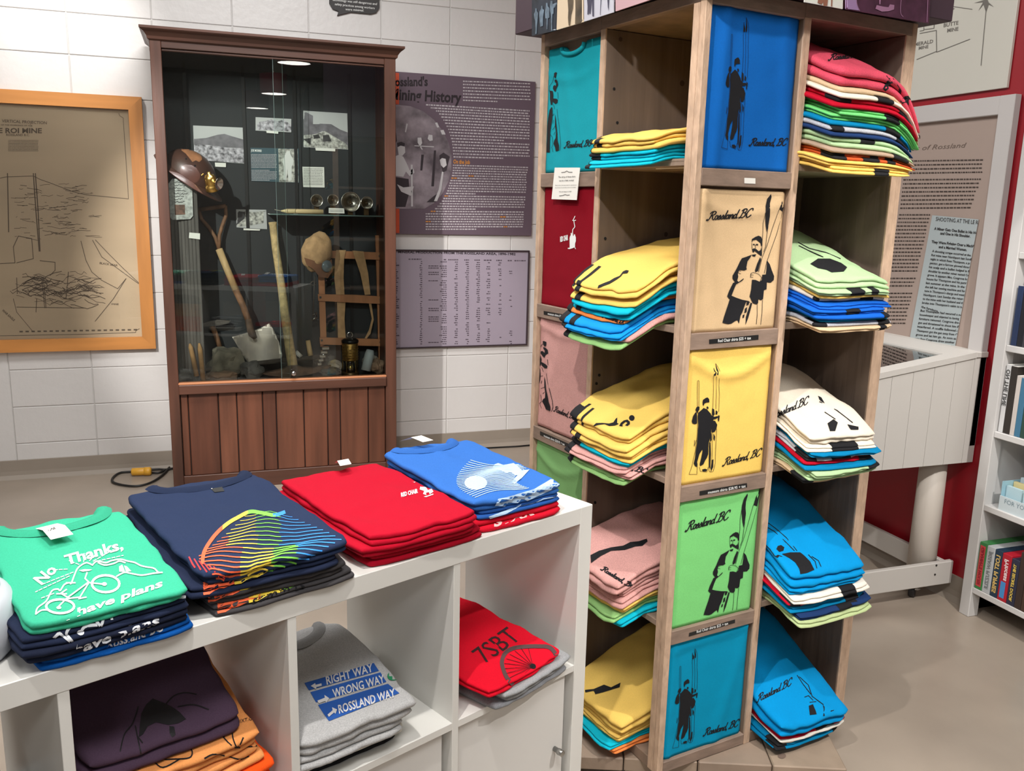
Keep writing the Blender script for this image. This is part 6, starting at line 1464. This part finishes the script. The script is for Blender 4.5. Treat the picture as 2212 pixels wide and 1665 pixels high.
# newspaper clipping
cl_q = [(2022, 466), (2121, 475), (2078, 742), (1977, 717)]
clip = quadx('newspaper_clipping', [(2021, 465), (2121, 474), (2062, 790), (1965, 770)], RX-.0145, mat('newsprint', srgb(170, 180, 182), .7), .0015, t)
zn = zz(1880, 0, 2.973)
ni_ = mat('news_ink', srgb(44, 42, 42), .7)
for s_, a, b_, h, bo in (('SHOOTING AT THE LE ROI', (421, 1418), (716, 1443), 9, .0), ('A Miner Gets One Bullet in His Head', (411, 1475), (702, 1505), 6, .03), ('and One in His Shoulder.', (450, 1505), (643, 1525), 6, .03),
                        ('They Were Fighting Over a Machine', (394, 1560), (683, 1590), 6, .03), ('and a Married Woman.', (440, 1592), (620, 1612), 6, .03)):
    text_px('clipping_words', s_, zn(*a), zn(*b_), h, ni_, clip, t, bold=bo, up=(.12, -1))
lines = ['A shooting scrape occurred at the Le', 'Roi mine near Northport last Sunday', 'night in which Ross Thompson, a pros', 'pector, got a furrow plowed through', 'his scalp and a bullet lodged in his', 'shoulder by another miner named Cos-', 'grove. It appears Mrs. Cosgrove kept', 'house for Thompson and his partner', 'last summer at the mine. In the fall', 'she left her sewing machine and furni-', "ture in Thompson's charge and went to", 'Northport. Last Sunday she returned', 'to the mine with her husband and they', "broke into Thompson's cabin to take", 'the furniture.', 'But Thompson had secured a new', 'housekeeper and objected to having the', 'furniture removed. Cosgrove drew a', 'gun and threatened to shoot him if he', 'interfered. A scuffle followed and', 'Thompson got the gun away from Cos-', 'grove and let him go. As soon as he', 'was free Cosgrove drew another gun', 'and fired at Thompson, hitting him in']
for k, s_ in enumerate(lines):
    y0_ = 1618+k*25.5; x0_ = 398-k*5.0; x1_ = 668-k*4.4
    if s_ == 'the furniture.': x1_ = x0_+110
    text_px('clipping_words', s_, zn(x0_, y0_), zn(x1_, y0_+30), 5, ni_, clip, t, bold=.02, up=(.14, -1))
# ================================================================ white desk case on the red wall
wt = mat('desk_white', srgb(206, 202, 196), .5, bump=.05, bscale=30)
desk = empty('sloped_display_desk', (2.35, 2.40, 0), label='white sloping glass-topped display desk on log legs with casters', cat='display desk')
DY = 2.34; DX0 = 2.02
zt = lambda x: .945-.06*max(0, (2.545-x)/(2.545-2.12))
# side boards (tongue and groove)
xsb = [2.02, 2.10, 2.19, 2.28, 2.37, 2.46, 2.545, 2.597]
for a, b_ in zip(xsb[:-1], xsb[1:]):
    for (yy, nm) in ((DY, 'side_board'), (3.50, 'side_board')):
        P = [(a+.0008, .54), (b_-.0008, .54), (b_-.0008, zt(b_)-.018), (a+.0008, zt(a)-.018)]
        mb = MB(); mb.prism(P, lambda x, z, y=yy: (x, y, z), lambda x, z, y=yy: (x, y+.018, z)); mb.build(nm, wt, desk)
boxo('front_board', DX0, DX0+.018, DY+.018, 3.50, .54, zt(DX0)-.018, wt, desk); boxo('bottom_board', DX0+.018, 2.597, DY+.018, 3.50, .54, .555, wt, desk)
def sl(name, x0, x1, y0, y1, th=.02):
    P = [(x0, zt(x0)-.02), (x1, zt(x1)-.02), (x1, zt(x1)), (x0, zt(x0))]; mb = MB(); mb.prism(P, lambda x, z: (x, y0, z), lambda x, z: (x, y1, z)); return mb.build(name, wt, desk)
sl('lid_rail', DX0-.006, 2.545, DY-.006, DY+.055); sl('lid_rail', DX0-.006, 2.545, 3.46, 3.525); sl('lid_rail', 2.455, 2.545, DY+.055, 3.46); sl('lid_rail', DX0-.006, DX0+.05, DY+.055, 3.46)
boxo('lid_ledge', 2.545, 2.599, DY-.006, 3.525, .925, .945, wt, desk)
P = [(DX0+.05, zt(DX0+.05)-.010), (2.455, zt(2.455)-.010), (2.455, zt(2.455)-.006), (DX0+.05, zt(DX0+.05)-.006)]
mb = MB(); mb.prism(P, lambda x, z: (x, DY+.055, z), lambda x, z: (x, 3.46, z)); mb.build('glass_top', glass('desk_glass', (.95, .97, .95), 1.5, 2.2), desk)
boxo('lining', DX0+.02, 2.595, DY+.02, 3.49, .80, .81, mat('desk_lining', srgb(150, 140, 126), .8), desk, bev=0)
log = mat('painted_log', srgb(200, 192, 182), .55, var=.06, vscale=12, stretch=(1, 1, .1), bump=.15, bscale=20)
lx, ly = 2.505, 2.425
for (x, y) in ((lx, ly), (lx, 3.42), (2.10, ly), (2.10, 3.42)):
    MB().tube([(x, y, .054), (x, y, .3), (x, y, .545)], [.050, .049, .047], 18).build('log_leg', log, desk, True)
    cs = MB(); cs.lathe([(.024, 0), (.024, .004), (.012, .010), (.012, .02)], (x-.03, y-.01, .034), 14).build('caster_fork', MATS['chrome'], desk, True)
    MB().lathe([(.010, -.011), (.021, -.011), (.022, -.006), (.022, .006), (.021, .011), (.010, .011)], (x-.04, y-.012, .0225), 18, (.6, -.8, 0)).build('caster_wheel', mat('black_wheel', srgb(40, 40, 42), .4), desk, True)
bpy.context.view_layer.update()
boxo('brace', 1.96, 2.585, ly-.073, ly-.053, .065, .155, wt, desk, bev=.003); boxo('brace', lx+.045, lx+.065, ly-.05, 3.44, .07, .15, wt, desk, bev=.003)
px_decal('crack', strokes([[(2041, 1005), (2038, 1090), (2030, 1160), (2026, 1200)]], 1.6), mat('crack', srgb(90, 84, 78), .9), [o for o in desk.children if o.name.startswith('log_leg')][0], desk)
for x, y in ((2022.6, 1221), (2019.4, 1240.7)):
    p = onY(x, y, ly-.073); MB().lathe([(.004, 0), (.004, .0015)], (p[0], ly-.073, p[2]), 10, (0, -1, 0)).build('screw', mat('dark_screw', srgb(60, 56, 54), .5, .5), desk)
# ================================================================ white bookcase in the niche
bkw = mat('bookcase_white', srgb(204, 202, 200), .45)
bc = empty('bookcase', (2.7, 1.9, 0), label='white bookcase with books and board games at right edge', cat='bookcase')
BX, BD = 2.535, .30; BY1 = 2.258; BY0 = 1.45
boxo('post', BX, BX+.045, BY1-.042, BY1, 0, 2.0, bkw, bc); boxo('post', BX, BX+.045, BY0, BY0+.042, 0, 2.0, bkw, bc); boxo('post', BX+BD-.045, BX+BD, BY1-.042, BY1, 0, 2.0, bkw, bc); boxo('post', BX+BD-.045, BX+BD, BY0, BY0+.042, 0, 2.0, bkw, bc)
boxo('side_panel', BX+.045, BX+BD-.045, BY1-.030, BY1-.012, .10, 2.0, bkw, bc); boxo('side_panel', BX+.045, BX+BD-.045, BY0+.012, BY0+.03, .10, 2.0, bkw, bc)
boxo('back_panel', BX+BD-.012, BX+BD-.004, BY0+.03, BY1-.03, .09, 2.0, mat('bookcase_back', srgb(176, 172, 172), .6), bc)
SZ = (.115, .425, .690, .990, 1.30, 1.62)
for z in SZ: boxo('shelf', BX+.004, BX+BD-.012, BY0+.03, BY1-.042, z-.022, z, bkw, bc, bev=.002)
bpy.context.view_layer.update()
def book(name, y1, w, z, h, d, col, label, cat, x0=.0, lean=0.0, text=None, tcol=(240, 220, 90), top=None):
    """upright box with its spine to the room; y1 is its edge nearest the corner"""
    t_ = empty(name, (BX+x0+d/2, y1-w/2, z), label=label, cat=cat)
    cm_ = mat('cover_%d_%d_%d' % col, srgb(*col), .45)
    fr = lambda x, y, zz_: (BX+x0+x, y1-w+y+lean*(zz_-z), zz_)
    MB().box(0, d, 0, w, z+.0005, z+h, fr, .001).build('box' if cat == 'board game' else 'cover', cm_, t_)
    if cat == 'book': MB().box(.003, d-.002, .0025, w-.0025, z+h-.001, z+h+.0004, fr).build('pages', PAPER, t_)
    if text:
        tm_ = mat('spine_%d_%d_%d' % tcol, srgb(*tcol), .6); L = text_w(text); s_ = min(h*.86/L, w*.85/.73)
        textf('spine_title', text, lambda a, b: fr(-.0008, w*.5+(b-.36*s_), z+h*.93-a), tm_, t_, size=s_, bold=.02)
    return t_
y = BY1-.046
g = ((.030, .175, (58, 128, 70), 'green and red board game box, first on bottom shelf', "GRANNY'S HOUSE", (216, 60, 66)), (.032, .172, (186, 190, 192), 'grey white board game box, second on bottom shelf', 'JIGSAW PUZZLE', (120, 124, 126)),
     (.029, .172, (34, 56, 76), 'dark blue lost puppies board game box on bottom shelf', 'LOST PUPPIES', (224, 190, 110)), (.036, .170, (176, 26, 44), 'red princess board game box on bottom shelf', 'Princess', (240, 220, 220)),
     (.030, .165, (44, 46, 66), 'dark secret door board game box on bottom shelf', 'THE SECRET DOOR', (236, 206, 90)), (.024, .20, (58, 44, 38), 'dark brown puzzle box, sixth on bottom shelf', None, None), (.030, .20, (70, 52, 42), 'brown puzzle box, seventh on bottom shelf', None, None), (.03, .19, (90, 170, 190), 'light blue puzzle box, last on bottom shelf', None, None))
for w, h, col, lab, tx, tc in g:
    tt = book('board_game', y, w, SZ[0], h, .25, col, lab, 'board game', x0=.006, text=None)
    if tx:
        tm_ = mat('spine_%d_%d_%d' % tc, srgb(*tc), .6); L = text_w(tx); s_ = min(h*.80/L, w*.80/.73)
        if tx.startswith('GRANNY'):
            MB().box(BX+.0054, BX+.006, y-w*.82, y-w*.12, SZ[0]+.012, SZ[0]+h-.012).build('red_panel', mat('granny_red', srgb(206, 70, 72), .5), tt); tm_ = mat('granny_ink', srgb(150, 24, 40), .6)
        if tx == 'Princess': MB().box(BX+.0054, BX+.006, y-w*.72, y-w*.2, SZ[0]+.012, SZ[0]+.07).build('blue_panel', mat('princess_blue', srgb(70, 140, 200), .5), tt); s_ = min(s_, h*.45/L)
        off = h*.92 if tx != 'GRANNY' else h*.9
        textf('spine_title', tx, (lambda yy, ww, hh: (lambda a, b: (BX+.0048, yy-ww*.5+(b-.36*s_), SZ[0]+hh*.90-a)))(y, w, h), tm_, tt, size=s_, bold=.03)
    y -= w+.0015
y = BY1-.048
for w, h, col, lab, tx, tc in ((.018, .235, (206, 206, 206), 'white book titled On the Line, first on middle shelf', 'ON THE LINE', (50, 50, 50)), (.026, .232, (44, 38, 34), 'black book with golden forest spine, second on middle shelf', None, None), (.017, .205, (196, 188, 182), 'thin white book, third on middle shelf', None, None), (.022, .20, (60, 110, 140), 'blue paperback book, fourth on middle shelf', None, None), (.02, .21, (40, 70, 60), 'dark green book, fifth on middle shelf', None, None), (.02, .2, (150, 60, 50), 'red book, sixth on middle shelf', None, None)):
    book('book', y, w, SZ[2], h, .17, col, lab, 'book', x0=.012, text=tx, tcol=tc or (200, 200, 200)); y -= w+.001
y = BY1-.05
for w, h, col, lab in ((.022, .20, (34, 50, 84), 'dark blue book, first on upper shelf'), (.02, .22, (30, 32, 40), 'black book, second on upper shelf'), (.025, .21, (60, 60, 66), 'dark grey book, third on upper shelf')):
    book('book', y, w, SZ[3], h, .17, col, lab, 'book', x0=.012); y -= w+.001
# light blue card box
ty = BY1-.092
t = empty('card_display_box', (BX+.08, ty-.06, SZ[1]), label='light blue cardboard counter box holding small cards', cat='display box')
lbm = mat('light_blue_card', srgb(150, 190, 204), .6)
boxo('front_panel', BX+.012, BX+.015, ty-.14, ty, SZ[1], SZ[1]+.05, mat('pale_card', srgb(196, 208, 212), .6), t, bev=0); boxo('side', BX+.015, BX+.12, ty-.003, ty, SZ[1], SZ[1]+.10, lbm, t, bev=0); boxo('side', BX+.015, BX+.12, ty-.14, ty-.137, SZ[1], SZ[1]+.10, lbm, t, bev=0)
boxo('header', BX+.118, BX+.121, ty-.14, ty, SZ[1], SZ[1]+.195, lbm, t, bev=0); boxo('floor_panel', BX+.015, BX+.118, ty-.137, ty-.003, SZ[1], SZ[1]+.003, lbm, t, bev=0)
textf('box_words', 'FOR YOU', lambda a, b: (BX+.0115, ty-.02-a, SZ[1]+.028+b), mat('slate_ink', srgb(120, 140, 150), .6), t, size=.022); textf('box_words', 'BC', lambda a, b: (BX+.1175, ty-.012-a, SZ[1]+.16+b), WHITE_INK, t, size=.03, bold=.03)
for k, (dx, col) in enumerate(((.03, (176, 204, 212)), (.06, (206, 192, 140)), (.09, (190, 206, 214)))):
    for s_ in (0, 1):
        o = MB().box(BX+dx, BX+dx+.012, ty-.066-.068*s_, ty-.006-.068*s_, SZ[1]+.004, SZ[1]+.085+.012*k).build('card_pack', mat('pack_%d' % k, srgb(*col), .6)); tag(o, 'small pale card pack in the light blue box, %s row %s' % (('front', 'middle', 'back')[k], ('left', 'right')[s_]), 'card pack', 'card packs in the box')
